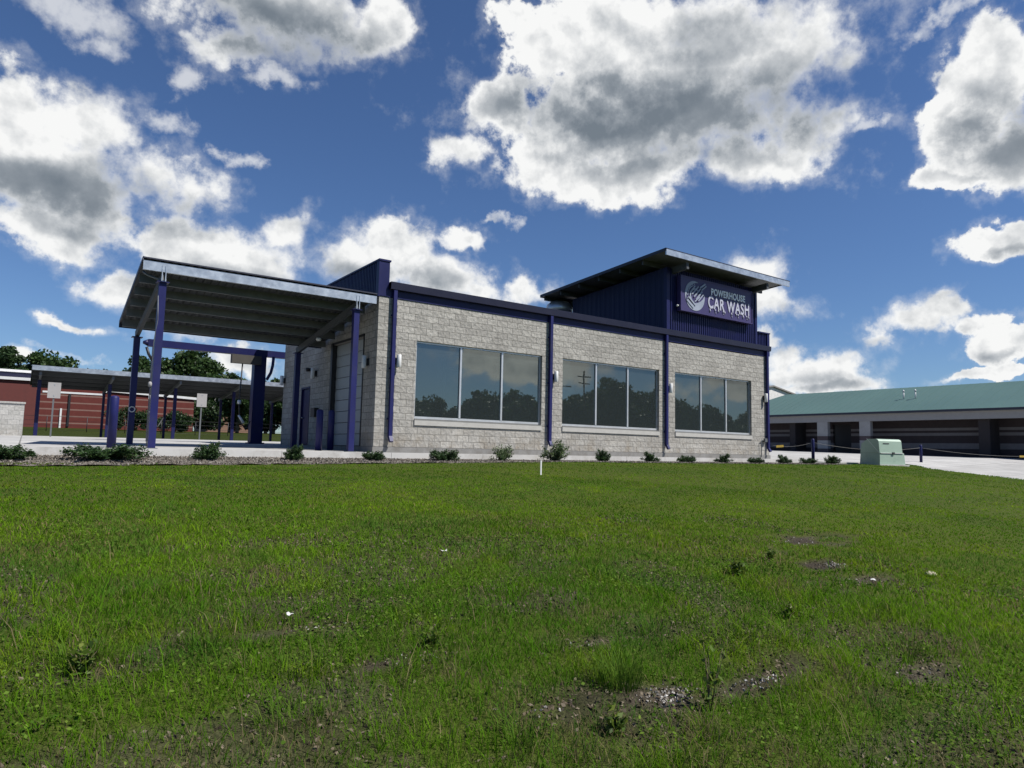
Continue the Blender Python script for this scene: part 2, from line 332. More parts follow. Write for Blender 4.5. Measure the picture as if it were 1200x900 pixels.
# ------------------------------------------------------------------ terrain
BED_Y = -2.6
def zlawn(x, y):
    t = np.maximum(BED_Y - y, 0); zc = np.interp(x, [-8, 5], [-.52, -.34])
    z = zc - .05*t - .0016*t*t
    lo = -2.35 + .0*x
    return np.maximum(z, lo)
def zpave(x, y):
    return -.17 + .018*np.clip(y, 0, 18) + .014*np.clip(x-20, 0, 22) - .055*np.clip(-y-1.3, 0, 40)*(x > 19) - (.19*np.clip((2-y)/4.6, 0, 1))*np.clip((x-20.2)/2, 0, 1)*np.clip((36-x)/8, 0, 1)
def drive_edge(Y): return np.interp(Y, [-40,-25,-16,-12,-8,-6,-4,-2.6,-1.4,-1.1,30], [26.5,25,23.6,23,22.6,23.0,25.0,27.4,27.2,20.3,20.3])
def zground(x, y):
    back = -.30 + .018*np.clip(y, 0, 18)
    z = np.where(y < BED_Y, zlawn(x, y), np.where(y < 0, -.46 + .0*x, back))
    far = np.interp(y, [24, 32, 60, 120, 900], [-.3, .25, 1.15, 2.2, 6.])
    z = np.where(y > 24, np.maximum(z, far), z)
    z = np.where((x > 21.4) & (y < -1.2) & (y >= BED_Y), -.335, z); z = z - np.clip((y < BED_Y+1.5)*(x-drive_edge(y)-.1)/1.5, 0, 1)*.35
    return z
PATCH = [(-5.08,-15.87,.24,.12),(-4.4,-16.0,.38,.10),(-5.0,-15.05,.20,.09),(.3,-13.4,.9,.26),(-.75,-14.4,.30,.16),(-6.25,-14.75,.24,.12),
         (-5.9,-15.7,.20,.10),(-6.5,-13.95,.28,.12),(-3.3,-16.45,.32,.10),(-1.2,-14.9,.4,.16)]
def soilness(x, y):
    s = np.zeros_like(x); w = fbm(x*3.1+4, y*4.3+9, 5)-.5
    for px, py, rx, ry in PATCH:
        d = np.sqrt(((x-px)/rx)**2 + ((y-py)/ry)**2); s = np.maximum(s, 1.15 - d*.85 + w*4.2)
    return np.clip(s, 0, 1)
def axis(lo, a, b, hi, fine, n):
    return np.unique(np.concatenate([np.linspace(lo, a, n)**1, np.arange(a, b, fine), np.linspace(b, hi, n)]))
xs = axis(-700, -14, 10, 700, .16, 60); ys = np.unique(np.concatenate([np.linspace(-500, -24, 24), np.arange(-24, -9, .16), np.arange(-9, 0, .3), np.linspace(0, 60, 50), np.linspace(60, 1200, 40)]))
xs = np.unique(np.concatenate([xs, np.arange(10, 50, 1.), np.arange(-60, -14, 2.)]))
X, Y = np.meshgrid(xs, ys); Z = zground(X, Y) + np.where((Y < BED_Y) & (Y > -26), (fbm(X*.9, Y*.9, 4)-.5)*.07*np.clip((BED_Y-Y)/1.5, 0, 1), 0)
nx, ny = len(xs), len(ys); idx = np.arange(nx*ny).reshape(ny, nx)
F = np.stack([idx[:-1,:-1], idx[:-1,1:], idx[1:,1:], idx[1:,:-1]], -1).reshape(-1, 4)
so = soilness(X, Y)[..., None]; g = fbm(X*.35, Y*.35, 4)[..., None]; g2 = fbm(X*2.7+40, Y*2.7, 3)[..., None]
green = np.array([.046,.070,.010])*(1-g) + np.array([.075,.095,.013])*g
brown = np.array([.030,.023,.016])*(1-g2) + np.array([.085,.072,.054])*g2
th_ = (np.clip((fbm(X*1.3+21, Y*1.7+55, 5)-.47)*4.5, 0, .6)*np.clip((9.5-np.hypot(X+8.31, Y+18.77))/3, 0, 1))[..., None]
green = green*np.where(Y > 24, .5, 1.)[..., None]  # far field darkened: tree shade painted into the ground colour
colr = green*(1-th_)*(1-so) + brown*np.maximum(so, th_*(1-so))
ground = np_mesh('ground', np.stack([X, Y, Z], -1).reshape(-1, 3), F, M['ground'], col=colr.reshape(-1, 3), smooth=True)
tag(ground, kind='structure')

def sheet(name, x0, x1, y0, y1, fn, m, nx=40, ny=40, dz=0, edge=None, skirt=.4):
    xs = np.linspace(x0, x1, nx); ys = np.linspace(y0, y1, ny); X, Y = np.meshgrid(xs, ys)
    if edge is not None:
        e = edge(Y); X = e + (X-x0)/(x1-x0)*(x1-e)
    Z = fn(X, Y)+dz; idx = np.arange(nx*ny).reshape(ny, nx)
    F = np.stack([idx[:-1,:-1], idx[:-1,1:], idx[1:,1:], idx[1:,:-1]], -1).reshape(-1, 4)
    V = np.stack([X, Y, Z], -1).reshape(-1, 3)
    ring = np.concatenate([idx[0], idx[1:,-1], idx[-1,-2::-1], idx[-2:0:-1,0]]); k = len(ring)
    V2 = V[ring].copy(); V2[:,2] -= skirt; b = len(V)
    S = np.array([[ring[(i+1)%k], ring[i], b+i, b+(i+1)%k] for i in range(k)])
    return tag(np_mesh(name, np.concatenate([V, V2]), np.concatenate([F, S]), m), kind='structure')
sheet('pavement', -60, 20.2, .0, 25, zpave, M['pave'], 60, 40)
sheet('sidewalk', -60, 19.6, -1.08, -.004, lambda x, y: -.175+0*x, M['concrete'], 2, 2, 0, skirt=.25)
sheet('driveway', 20.3, 62, -40, 30, lambda x, y: np.where(y < -1.3, zpave(x, y)-.01, zpave(x, y)), M['pave'], 50, 120, 0, edge=drive_edge)
kb = MB(); x = -60.
while x < 20:
    kb.box(x, min(x+2.99, 20), -1.26, -1.085, -.55, -.158 if True else 0); x += 3.0
tag(kb.build('kerb', M['kerb']), kind='structure')
# mulch bed, sloping down to a grass edge
bx_ = np.linspace(-60, 21.5, 330); by_ = np.linspace(-2.72, -1.262, 12); X, Y = np.meshgrid(bx_, by_)
Z = np.where(True, -.33 + (np.interp(X, [-8,5], [-.50,-.345])+.33)*np.clip((-1.26-Y)/1.3, 0, 1), 0) + (rng.random(X.shape)-.5)*.035
idx = np.arange(X.size).reshape(X.shape); F = np.stack([idx[:-1,:-1], idx[:-1,1:], idx[1:,1:], idx[1:,:-1]], -1).reshape(-1, 4)
M['mulch'] = mat('mulch_ground', (.10,.088,.075), .95, 0, .45, 14., .9, 45., .1, dirt=(.17,.155,.135), dscale=3.)
tag(np_mesh('mulch_bed', np.stack([X, Y, Z], -1).reshape(-1, 3), F, M['mulch']), kind='structure')
def zbed(x, y): return -.33 + (np.interp(x, [-8,5], [-.50,-.345])+.33)*np.clip((-1.26-y)/1.3, 0, 1)
def chips(name, n, px, py, pz, size, m, flat=.35, label=None, cat=None):
    u = rng.normal(size=(n,3)); u /= np.linalg.norm(u, axis=1)[:,None]; w = rng.normal(size=(n,3)); v = np.cross(u, w); v /= np.linalg.norm(v, axis=1)[:,None]; w = np.cross(u, v)
    s = (size*(.5+rng.random(n)))[:,None]; P = np.stack([px, py, pz], 1)
    o = np.stack([P+u*s, P-v*s*.6-w*s*flat*.3, P+v*s*.6-w*s*flat*.3, P-u*s, P+w*s*flat], 1).reshape(-1, 3)
    b = (np.arange(n)*5)[:,None]; F = np.concatenate([b+np.array([[0,1,4]]), b+np.array([[1,3,4]]), b+np.array([[3,2,4]]), b+np.array([[2,0,4]]), b+np.array([[0,2,1]]), b+np.array([[1,2,3]])])
    return np_mesh(name, o, F, m)
n = 24000; cx = rng.uniform(-14, 21.3, n); cy = -1.3 - 1.36*rng.random(n)
tag(chips('mulch_chips', n, cx, cy, zbed(cx, cy)+.012, .026, M['mulch_chip']), 'brown and grey wood chips strewn over the planting bed', 'mulch', kind='stuff')
# road behind the camera (seen mirrored in the windows)
sheet('road', -150, 250, -46, -37, lambda x, y: -2.2+0*x, M['asphalt'], 2, 2)

# ------------------------------------------------------------------ grass blades
def leaf_cloud(P, size, jit=.5, elong=1.6, flat=0.):
    n = len(P); u = rng.normal(size=(n,3)); u[:,2] *= (1-flat); u /= np.linalg.norm(u, axis=1)[:,None]; w = rng.normal(size=(n,3)); w[:,2] += flat*4; v = np.cross(u, w); v /= np.linalg.norm(v, axis=1)[:,None]
    s = (size*(1-jit/2+jit*rng.random(n)))[:,None]
    V = np.stack([P-u*s*elong/2, P-v*s/2, P+u*s*elong/2, P+v*s/2], 1).reshape(-1, 3)
    return V, (np.arange(n)*4)[:,None] + np.array([[0,1,2,3]])
CX, CY = -8.31, -18.77
TUFT = [(-5.25,-15.62,.30,.24,240),(-7.95,-14.0,.34,.20,110),(-8.6,-14.3,.4,.18,110),(-3.9,-15.4,.4,.16,100),(-6.9,-14.6,.4,.16,100),(-3.0,-16.2,.45,.18,120),(-7.1,-15.2,.4,.15,90),(-2.2,-15.6,.5,.17,110),(-9.3,-13.4,.5,.22,130),(-4.0,-12.6,.4,.13,90),(-9.8,-12.2,.5,.16,100),(-7.3,-14.1,.2,.26,40),(-4.4,-15.1,.25,.2,50),(-6.2,-15.9,.3,.18,70)]
def make_grass():
    parts = []
    for r0, r1, dens, wid in ((2.6,5,3400,.0042),(5,7.5,2300,.0055),(7.5,11,1150,.0085),(11,16,620,.013),(16,40,300,.019)):
        area = .5*(r1*r1-r0*r0)*R(104); n = int(area*dens)
        if r1 > 30: n = int(n*.55)
        r = np.sqrt(rng.uniform(r0*r0, r1*r1, n)); a = R(35) + rng.uniform(-R(52), R(52), n)
        x = CX + r*np.sin(a); y = CY + r*np.cos(a)
        k = (y < np.where(x > 21.45, -1.25, BED_Y - .02 + .10*(rng.random(n)-.3))) & (x < drive_edge(y) + .15*rng.random(n)) ; x = x[k]; y = y[k]
        parts.append(np.stack([x, y, np.full(len(x), wid)], 1))
    P = np.concatenate(parts); x, y, wid = P.T
    s = soilness(x, y); thin = np.clip((fbm(x*1.3+21, y*1.7+55, 5)-.50)*4.5, 0, .42)*np.clip((9.5-np.hypot(x-CX, y-CY))/3, 0, 1); keep = rng.random(len(x)) > np.maximum(s*1.15, thin); x, y, wid, s = x[keep], y[keep], wid[keep], s[keep]
    n = len(x); dist = np.hypot(x-CX, y-CY)
    big = fbm(x*.55+3, y*.55+8, 4); mid = fbm(x*1.9+30, y*1.9, 4); sm = fbm(x*6+11, y*6+70, 3)
    rough = np.clip((11-dist)/5, 0, 1)                        # the lawn near the road is left longer and weedier
    tuft = np.clip((sm-.52)*5, 0, 1)*np.clip((mid-.42)*5, 0, 1)
    h = (.035 + .03*rng.random(n) + .02*mid)*(1-rough) + rough*(.045 + .06*rng.random(n)**2 + .16*tuft*rng.random(n))
    h = h*(1 - .5*s)*(1 - .35*np.clip((dist-8)/5, 0, 1))
    drift = np.clip((fbm(x*1.1+77, y*1.1+13, 4)-.46)*6, 0, 1); spr = rng.random(n) < (.004+.030*drift)*rough; h = np.where(spr, .13 + .17*rng.random(n), h)
    az = rng.uniform(0, 2*PI, n); lean = h*(.35 + .7*rng.random(n)**1.5)
    dx, dy = np.cos(az)*lean, np.sin(az)*lean
    ta = rng.uniform(0, 2*PI, n); wx, wy = np.cos(ta)*wid*.5*(.7+.6*rng.random(n)), np.sin(ta)*wid*.5
    z0 = zground(x, y) - .012 + (fbm(x*.9, y*.9, 4)-.5)*.07*np.clip((BED_Y-y)/1.5, 0, 1)
    V = np.empty((n, 5, 3))
    V[:,0] = np.stack([x-wx, y-wy, z0], 1); V[:,1] = np.stack([x+wx, y+wy, z0], 1)
    V[:,2] = np.stack([x+wx*.8+dx*.38, y+wy*.8+dy*.38, z0+h*.6], 1); V[:,3] = np.stack([x-wx*.8+dx*.38, y-wy*.8+dy*.38, z0+h*.6], 1)
    V[:,4] = np.stack([x+dx, y+dy, z0+h*(1-.25*rng.random(n))], 1)
    b = (np.arange(n)*5)[:,None]
    F = np.concatenate([b+np.array([[0,1,2]]), b+np.array([[0,2,3]]), b+np.array([[3,2,4]])])
    deep = np.array([.058,.150,.006]); lush = np.array([.112,.228,.008]); yel = np.array([.210,.285,.014]); straw = np.array([.24,.20,.10]); blue = np.array([.054,.136,.016])
    q = np.clip((big-.5)*3.2+.5 + (rng.random(n)-.5)*.7, 0, 1)[:,None]; c = deep*(1-q) + lush*q
    yq = (np.clip((mid-.56)*5, 0, 1)*.7*rng.random(n))[:,None]; c = c*(1-yq) + yel*yq
    bq = (np.clip((fbm(x*1.2+90, y*1.2+50, 3)-.55)*6, 0, 1)*.8)[:,None]; c = c*(1-bq) + blue*bq
    dead = (rng.random(n) < .025 + rough*(.06 + .5*np.clip((fbm(x*1.5+60, y*1.5+20, 4)-.52)*5, 0, 1)) + .5*s)[:,None]
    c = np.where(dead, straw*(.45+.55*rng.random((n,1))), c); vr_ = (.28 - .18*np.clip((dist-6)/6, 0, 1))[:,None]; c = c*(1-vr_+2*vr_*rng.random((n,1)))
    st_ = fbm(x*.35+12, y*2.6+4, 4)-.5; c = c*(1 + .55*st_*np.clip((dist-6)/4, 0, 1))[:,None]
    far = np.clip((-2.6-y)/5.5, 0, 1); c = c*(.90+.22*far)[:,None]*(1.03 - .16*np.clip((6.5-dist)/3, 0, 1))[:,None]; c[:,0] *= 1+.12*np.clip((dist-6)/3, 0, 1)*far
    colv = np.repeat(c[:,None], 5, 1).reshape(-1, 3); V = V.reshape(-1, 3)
    # long tussocks
    for tx_, ty_, tr_, th_, tn_ in TUFT:
        a = rng.uniform(0, 2*PI, tn_); rr = tr_*np.sqrt(rng.random(tn_))*.45; bx = tx_+rr*np.cos(a); by = ty_+rr*np.sin(a); hh = th_*(.45+.6*rng.random(tn_)); ln = hh*(.35+.6*rng.random(tn_)); a2 = a+rng.normal(size=tn_)*.6
        bz = zground(bx, by)-.02 + (fbm(bx*.9, by*.9, 4)-.5)*.07; wx, wy = -np.sin(a2)*.003, np.cos(a2)*.003; ddx, ddy = np.cos(a2)*ln, np.sin(a2)*ln
        T = np.empty((tn_, 5, 3)); T[:,0] = np.stack([bx-wx,by-wy,bz],1); T[:,1] = np.stack([bx+wx,by+wy,bz],1)
        T[:,2] = np.stack([bx+wx*.8+ddx*.35,by+wy*.8+ddy*.35,bz+hh*.65],1); T[:,3] = np.stack([bx-wx*.8+ddx*.35,by-wy*.8+ddy*.35,bz+hh*.65],1); T[:,4] = np.stack([bx+ddx,by+ddy,bz+hh*(.75+.2*rng.random(tn_))],1)
        b = (len(V) + np.arange(tn_)*5)[:,None]; F = np.concatenate([F, b+np.array([[0,1,2]]), b+np.array([[0,2,3]]), b+np.array([[3,2,4]])]); V = np.concatenate([V, T.reshape(-1,3)])
        ct = (np.array([.053,.122,.012])+rng.random((tn_,1))*np.array([.06,.06,.012]))*(.8+.4*rng.random((tn_,1))); colv = np.concatenate([colv, np.repeat(ct[:,None],5,1).reshape(-1,3)])
    # clover and other broad leaves in drifts
    m_ = 60000; r = np.sqrt(rng.uniform(2.6**2, 9.5**2, m_)); a = R(35)+rng.uniform(-R(52), R(52), m_); lx = CX+r*np.sin(a); ly = CY+r*np.cos(a)
    k = (rng.random(m_) < np.clip((fbm(lx*1.3+7, ly*1.3+33, 4)-.47)*5, .03, 1)) & (ly < BED_Y); lx, ly = lx[k], ly[k]; m_ = len(lx)
    lz = zground(lx, ly) + (fbm(lx*.9, ly*.9, 4)-.5)*.07 + rng.uniform(.01, .075, m_)
    LV, LF = leaf_cloud(np.stack([lx, ly, lz], 1), .016, .8, 1.5, .55)
    LT = np.concatenate([LF[:,[0,1,2]], LF[:,[0,2,3]]]) + len(V); F = np.concatenate([F, LT]); V = np.concatenate([V, LV])
    cl = (np.array([.055,.125,.012])+rng.random((m_,1))*np.array([.085,.085,.02]))*(.7+.6*rng.random((m_,1))); colv = np.concatenate([colv, np.repeat(cl[:,None],4,1).reshape(-1,3)])
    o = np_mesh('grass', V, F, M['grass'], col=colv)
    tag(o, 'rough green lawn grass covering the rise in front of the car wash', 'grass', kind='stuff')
make_grass()
# pale pebbles in the bare patches
pp = []
for i, (px, py, rx, ry) in enumerate(PATCH):
    k = [170, 60, 6, 40, 70, 12, 12, 12, 10, 20][i]
    pp.append(np.stack([px + rng.normal(size=k)*rx*.38, py + rng.normal(size=k)*ry*.38], 1))
pp = np.concatenate(pp); gx, gy = pp.T
gz = zground(gx, gy) + (fbm(gx*.9, gy*.9, 4)-.5)*.07 + .004
tag(chips('gravel', len(gx), gx, gy, gz, .010, M['pebble'], .7), 'white gravel bits lying in the bare soil patches of the lawn', 'gravel', kind='stuff')
tp = []
for px, py, rx, ry in PATCH: tp.append(np.stack([px + rng.normal(size=130)*rx*.9, py + rng.normal(size=130)*ry*1.2], 1))
tp = np.concatenate(tp + [np.stack([rng.uniform(-11, 1, 30000), rng.uniform(-17.5, -11, 30000)], 1)]); tp = tp[(tp[:,1] < -9) & ((np.arange(len(tp)) < 1300) | (fbm(tp[:,0]*1.3+21, tp[:,1]*1.7+55, 5) > .52))]
M['thatch'] = leaf_mat('dead_thatch', [(.03,.022,.015),(.09,.07,.045),(.17,.14,.10),(.05,.04,.028)], 0, .9)
tag(chips('dead_thatch', len(tp), tp[:,0], tp[:,1], zground(tp[:,0], tp[:,1]) + (fbm(tp[:,0]*.9, tp[:,1]*.9, 4)-.5)*.07 + .004, .015, M['thatch'], .25), 'brown dead stalks and crumbs lying between the grass', 'thatch', kind='stuff')
def glawn(x, y):
    x = np.array([x]); y = np.array([y]); return float((zground(x, y) + (fbm(x*.9, y*.9, 4)-.5)*.07*np.clip((BED_Y-y)/1.5, 0, 1))[0])

# ------------------------------------------------------------------ car wash building
bld = thing('car_wash_building', (0,0,0), 'long grey split-face block car wash with purple trim, three wide windows and a purple tower', 'building')
LEN, DEP, HB = 19.15, 8.9, 4.47
WIN = [(1.294,6.155),(7.073,11.994),(12.91,17.883)]; WZ0, WZ1 = .87, 3.263
fm = lambda u, d, z: (u, d, z)
em = lambda u, d, z: (d, u, z)
w = MB(); w.wall(0, LEN, 0, HB, [(a, b, .67, WZ1) for a, b in WIN], .30, fm)
w.wall(.30, DEP-.3, 0, HB, [(1.0,3.6,.002,3.37), (5.72,6.62,.002,2.08)], .30, em)
w.wall(.30, DEP-.3, 0, HB, [(3.0,6.6,.002,3.4)], .30, lambda u, d, z: (LEN-d, u, z))
w.wall(0, LEN, 0, HB, [], .30, lambda u, d, z: (u, DEP-d, z))
w.build('wall', M['block'], bld)
MB().box(-.035, LEN+.035, -.035, DEP+.035, -.34, -.004).build('footing', M['footing'], bld)
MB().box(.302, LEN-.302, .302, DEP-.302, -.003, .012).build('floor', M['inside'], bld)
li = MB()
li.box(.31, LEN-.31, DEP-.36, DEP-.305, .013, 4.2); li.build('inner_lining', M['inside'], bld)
MB().box(.31, LEN-.31, .31, DEP-.31, 4.30, 4.40).build('roof', M['deck'], bld)
# fascia, gutter, parapets
fa = MB(); fa.box(.302, LEN+.02, -.022, .10, HB-.012, 4.72); fa.build('fascia', M['purple'], bld)
gu = MB(); gu.prism([(-.15,4.70),(-.17,4.905),(-.145,4.905),(-.13,4.73),(.08,4.725),(.10,4.93),(.14,4.93),(.14,4.70)], lambda a, b: (.305, a, b), lambda a, b: (LEN+.02, a, b))
gu.box(.305, LEN+.02, -.17, .13, 4.906, 4.918); gu.build('gutter', M['gutter'], bld)
pa = MB(); pa.box(.0, .30, -.026, DEP, HB+.004, 5.53)
pa.ribs(.10, DEP-.1, HB+.02, 5.53, 5.53, .12, .028, lambda u, d, z: (-.004-d, u, z)); pa.box(-.045, -.002, -.03, .14, HB-.02, 5.53)
pa.box(-.06, .33, -.05, DEP+.03, 5.532, 5.585)
pa.build('parapet', M['purple'], bld)
pb = MB(); pb.box(18.42, 19.19, .012, DEP, HB+.004, 5.50); pb.ribs(18.42, 19.02, 4.94, 5.5, 5.5, .11, .025, lambda u, d, z: (u, .010-d, z)); pb.box(19.03, 19.21, -.05, .2, HB+.01, 5.5)
pb.box(18.39, 19.24, -.07, DEP+.03, 5.502, 5.555); pb.build('parapet', M['purple'], bld)
MB().box(.302, 18.38, DEP-.3, DEP, HB+.004, 4.95).build('parapet', M['purple'], bld)
for dx in (.478, 6.464, 12.331, 18.957):
    d = MB(); d.box(dx-.055, dx+.055, -.135, -.035, .30, 4.698)
    d.hexa([(dx-.055,-.235,.17),(dx+.055,-.235,.17),(dx+.055,-.155,.13),(dx-.055,-.155,.13),(dx-.055,-.137,.32),(dx+.055,-.137,.32),(dx+.055,-.034,.32),(dx-.055,-.034,.32)])
    for z in (.8, 2.3, 3.9): d.box(dx-.085, dx+.085, -.04, -.005, z, z+.05)
    d.build('downspout', M['purple_post'], bld)
# windows
for a, b in WIN:
    wn = MB(); y0, y1 = .085, .165; t = .055
    wn.box(a+.003, a+t, y0, y1, WZ0+.003, WZ1-.003); wn.box(b-t, b-.003, y0, y1, WZ0+.003, WZ1-.003)
    wn.box(a+t, b-t, y0, y1, WZ0+.003, WZ0+.075); wn.box(a+t, b-t, y0, y1, WZ1-t, WZ1-.003)
    m1, m2 = a+(b-a)/3+.02, a+2*(b-a)/3
    for q in (m1, m2): wn.box(q-.032, q+.032, y0-.012, y1, WZ0+.075, WZ1-t)
    wo = wn.build('window', M['alu'], bld)
    for p, q in ((a+t, m1-.032), (m1+.032, m2-.032), (m2+.032, b-t)):
        MB().box(p+.001, q-.001, .118, .126, WZ0+.076, WZ1-t-.001).build('pane', M['glass'], wo)
    si = MB(); si.box(a+.002, b-.002, -.035, .30, .672, WZ0-.03); si.hexa([(a+.002,-.045,WZ0-.03),(b-.002,-.045,WZ0-.03),(b-.002,.29,WZ0-.03),(a+.002,.29,WZ0-.03),(a+.002,-.045,WZ0-.022),(b-.002,-.045,WZ0-.022),(b-.002,.29,WZ0),(a+.002,.29,WZ0)])
    si.build('sill', M['sill'], wo)
# wall lamps : wall bracket + upright cylinder
def lamp(p, ax):
    x, y, z = p; mt = MB(); cy = MB()
    if ax == 'y': mt.box(x-.07, x+.07, -.06, -.002, z-.10, z+.10); c = (x, -.135, z)
    else: mt.box(-.06, -.002, y-.07, y+.07, z-.10, z+.10); c = (-.135, y, z)
    cy.lathe([(.0,-.19),(.062,-.19),(.07,-.18),(.07,.18),(.062,.19),(.0,.19)], c, 18)
    o = cy.build('wall_lamp', M['white'], bld); mt.build('bracket', M['black'], o)
for lx in (.66, 6.68, 12.52, 18.77): lamp((lx, 0, 2.56), 'y')
for ly in (.61, 5.12, 8.72): lamp((0, ly, 2.53), 'x')
cm = MB(); cm.box(-.05, -.002, 5.75, 5.85, 2.66, 2.78); cm.lathe([(.0,-.07),(.05,-.06),(.07,0),(.07,.06),(0,.06)], (-.1,5.8,2.72), 12); cm.build('security_camera', M['black'], bld)
# roller door, track, personnel door
dr = MB(); nS = 9
for i in range(nS):
    z0 = .02 + i*(3.34/nS); z1 = z0 + 3.34/nS - .018
    dr.box(1.02, 3.58, .0, .04, z0, z1); dr.box(1.10, 3.50, -.012, -.001, z0+.08, z1-.07)
dro = MB(); dro.v = [(y_+.12, x_, z_) for x_, y_, z_ in dr.v]; dro.f = [f[::-1] for f in dr.f]; dro.sm = dr.sm
dro = dro.build('roller_door', M['bay'], bld)
tr = MB(); tr.box(-.05, .11, 3.50, 3.66, .0, 3.42); tr.box(-.02, .11, .94, 1.0, .0, 3.42); tr.box(-.02,.11,.94,3.66,3.372,3.44); tr.build('door_frame', M['black'], bld)
pd = MB(); pd.box(.05, .10, 5.76, 6.58, .02, 2.04); pdo = pd.build('door', M['purple'], bld)
MB().box(-.015, .12, 5.70, 5.755, .003, 2.12).box(-.015, .12, 6.585, 6.64, .003, 2.12).box(-.015,.12,5.756,6.584,2.05,2.12).build('frame', M['purple'], pdo)
hd = MB(); hd.cyl((.05,6.48,1.0), (-.02,6.48,1.0), .02); hd.cyl((-.02,6.48,1.0), (-.02,6.36,1.0), .014); hd.build('handle', M['galv'], pdo)
MB().box(-.16, -.002, 4.72, 5.1, .98, 1.3).build('control_box', M['black'], bld)
gp = MB(); gp.tube([(18.45,-.08,-.1),(18.45,-.08,.62),(18.5,-.08,.66),(18.7,-.08,.66)], .02, 8); gp.box(18.66,18.82,-.14,-.04,.58,.74); gp.build('gas_pipe', M['galv_dull'], bld)
# tower
tx0, tx1, ty1 = 12.41, 18.28, 5.8
def troof(y): return 7.80 - .0615*(y+.9)
tw = MB(); tw.hexa([(tx0,.0,4.42),(tx1,.0,4.42),(tx1,ty1,4.42),(tx0,ty1,4.42),(tx0,.0,troof(0)-.26),(tx1,.0,troof(0)-.26),(tx1,ty1,troof(ty1)-.26),(tx0,ty1,troof(ty1)-.26)])
tw.ribs(tx0+.16, tx1-.12, 4.93, troof(0)-.27, troof(0)-.27, .135, .03, lambda u, d, z: (u, -.004-d, z))
tw.box(tx0-.03, tx0+.15, -.045, .12, 4.93, troof(0)-.27); tw.box(tx1-.11, tx1+.03, -.045, .1, 4.93, troof(0)-.27)
two = tw.build('tower', M['purple'], bld)
ts = MB(); ts.ribs(.13, ty1, 4.5, troof(0)-.27, troof(ty1)-.27, .3, .02, lambda u, d, z: (tx0-.004-d, u, z)); ts.build('side_panel', M['shaded_purple'], two)
rx0, rx1, ry0, ry1 = 11.39, 19.49, -.9, 7.02
ro = MB(); ro.hexa([(rx0,ry0,troof(ry0)-.0),(rx1,ry0,troof(ry0)),(rx1,ry1,troof(ry1)),(rx0,ry1,troof(ry1)),(rx0,ry0,troof(ry0)+.06),(rx1,ry0,troof(ry0)+.06),(rx1,ry1,troof(ry1)+.06),(rx0,ry1,troof(ry1)+.06)])
ro.build('tower_roof', M['galv_dull'], two)
re_ = MB()
for a, b in (((rx0-.012,ry0-.02),(rx0-.012,ry1)), ((rx1+.012,ry0-.02),(rx1+.012,ry1)), ((rx0,ry1+.012),(rx1,ry1+.012))):
    re_.beam((a[0],a[1],troof(a[1])+.025), (b[0],b[1],troof(b[1])+.025), .02, .12)
re_.beam((rx0-.02,ry0-.012,troof(ry0)+.06),(rx1+.02,ry0-.012,troof(ry0)+.06), .05, .03)
re_.build('roof_edge', M['roof_edge'], two)
MB().box(rx0, rx1, ry0-.03, ry0+.03, troof(ry0)-.19, troof(ry0)+.042).build('roof_fascia', M['galv'], two)
for y in (.45, 1.75, 3.05, 4.35, 5.65, 6.85):
    MB().box(rx0+.12, rx1-.12, y-.04, y+.04, troof(y)-.2, troof(y)-.004).build('purlin', M['deck'], two)
for x in (tx0+.35, tx1-.25):
    MB().beam((x,-.80,troof(-.8)-.36), (x,ty1+.9,troof(ty1+.9)-.36), .14, .26).build('girder', M['deck'], two)
ve = MB(); vx, vy = 12.35, 6.75
ve.lathe([(.42,4.4),(.42,6.55),(.62,6.6),(.66,6.8),(.60,7.0),(.46,7.12),(.0,7.16)], (vx,vy,0), 24); ve.build('roof_vent', M['galv'], bld)

# sign on the tower
sg = thing('building_sign', (13.0,-.06,5.80), 'purple sign board reading POWERHOUSE CAR WASH on the tower front', 'sign')
SW, SH = 4.60, 1.36
MB().box(0, SW, -.20, -.06, 0, SH).build('panel', M['signp'], sg)
sb = MB(); sb.box(-.05, 0-.001, -.22, .0, -.05, SH+.05); sb.box(SW+.001, SW+.05, -.22, .0, -.05, SH+.05); sb.box(0, SW, -.22, 0, -.05, -.001); sb.box(0, SW, -.22, 0, SH+.001, SH+.05)
sb.build('frame', M['signp'], sg)
MB().lathe([(0,-.04),(.05,-.03),(.06,.02),(0,.05)], (-.12,-.1,.14), 12).build('spotlight', M['white'], sg)
def text_part(body, x, z, width, height, bold, name, extra=None):
    cu = bpy.data.curves.new('t', 'FONT'); cu.body = body; cu.size = 1; cu.extrude = .5; cu.offset = bold; cu.space_character = 1.12
    ob = bpy.data.objects.new('t', cu); COL.objects.link(ob); dg = bpy.context.evaluated_depsgraph_get(); me = bpy.data.meshes.new_from_object(ob.evaluated_get(dg))
    bpy.data.objects.remove(ob); bpy.data.curves.remove(cu)
    co = np.array([v.co for v in me.vertices]); mn, mx = co.min(0), co.max(0)
    q = MB(); u = (co[:,0]-mn[0])/(mx[0]-mn[0])*width; h = (co[:,1]-mn[1])/(mx[1]-mn[1])*height
    lift = extra(u/width) if extra else 0
    q.add(np.stack([x+u, -.205 - .02*(co[:,2] > 0), z+h+lift*(.3+h/height)], 1), [tuple(p.vertices) for p in me.polygons])
    bpy.data.meshes.remove(me); return q
q = text_part('POWERHOUSE', 1.84, .84, 2.28, .30, .03, 'x'); q.build('lettering', M['letter_top'], sg)
q = text_part('CAR WASH', 1.64, .26, 2.76, .50, .022, 'x', lambda t: .05*np.abs(2*t-1)**2)
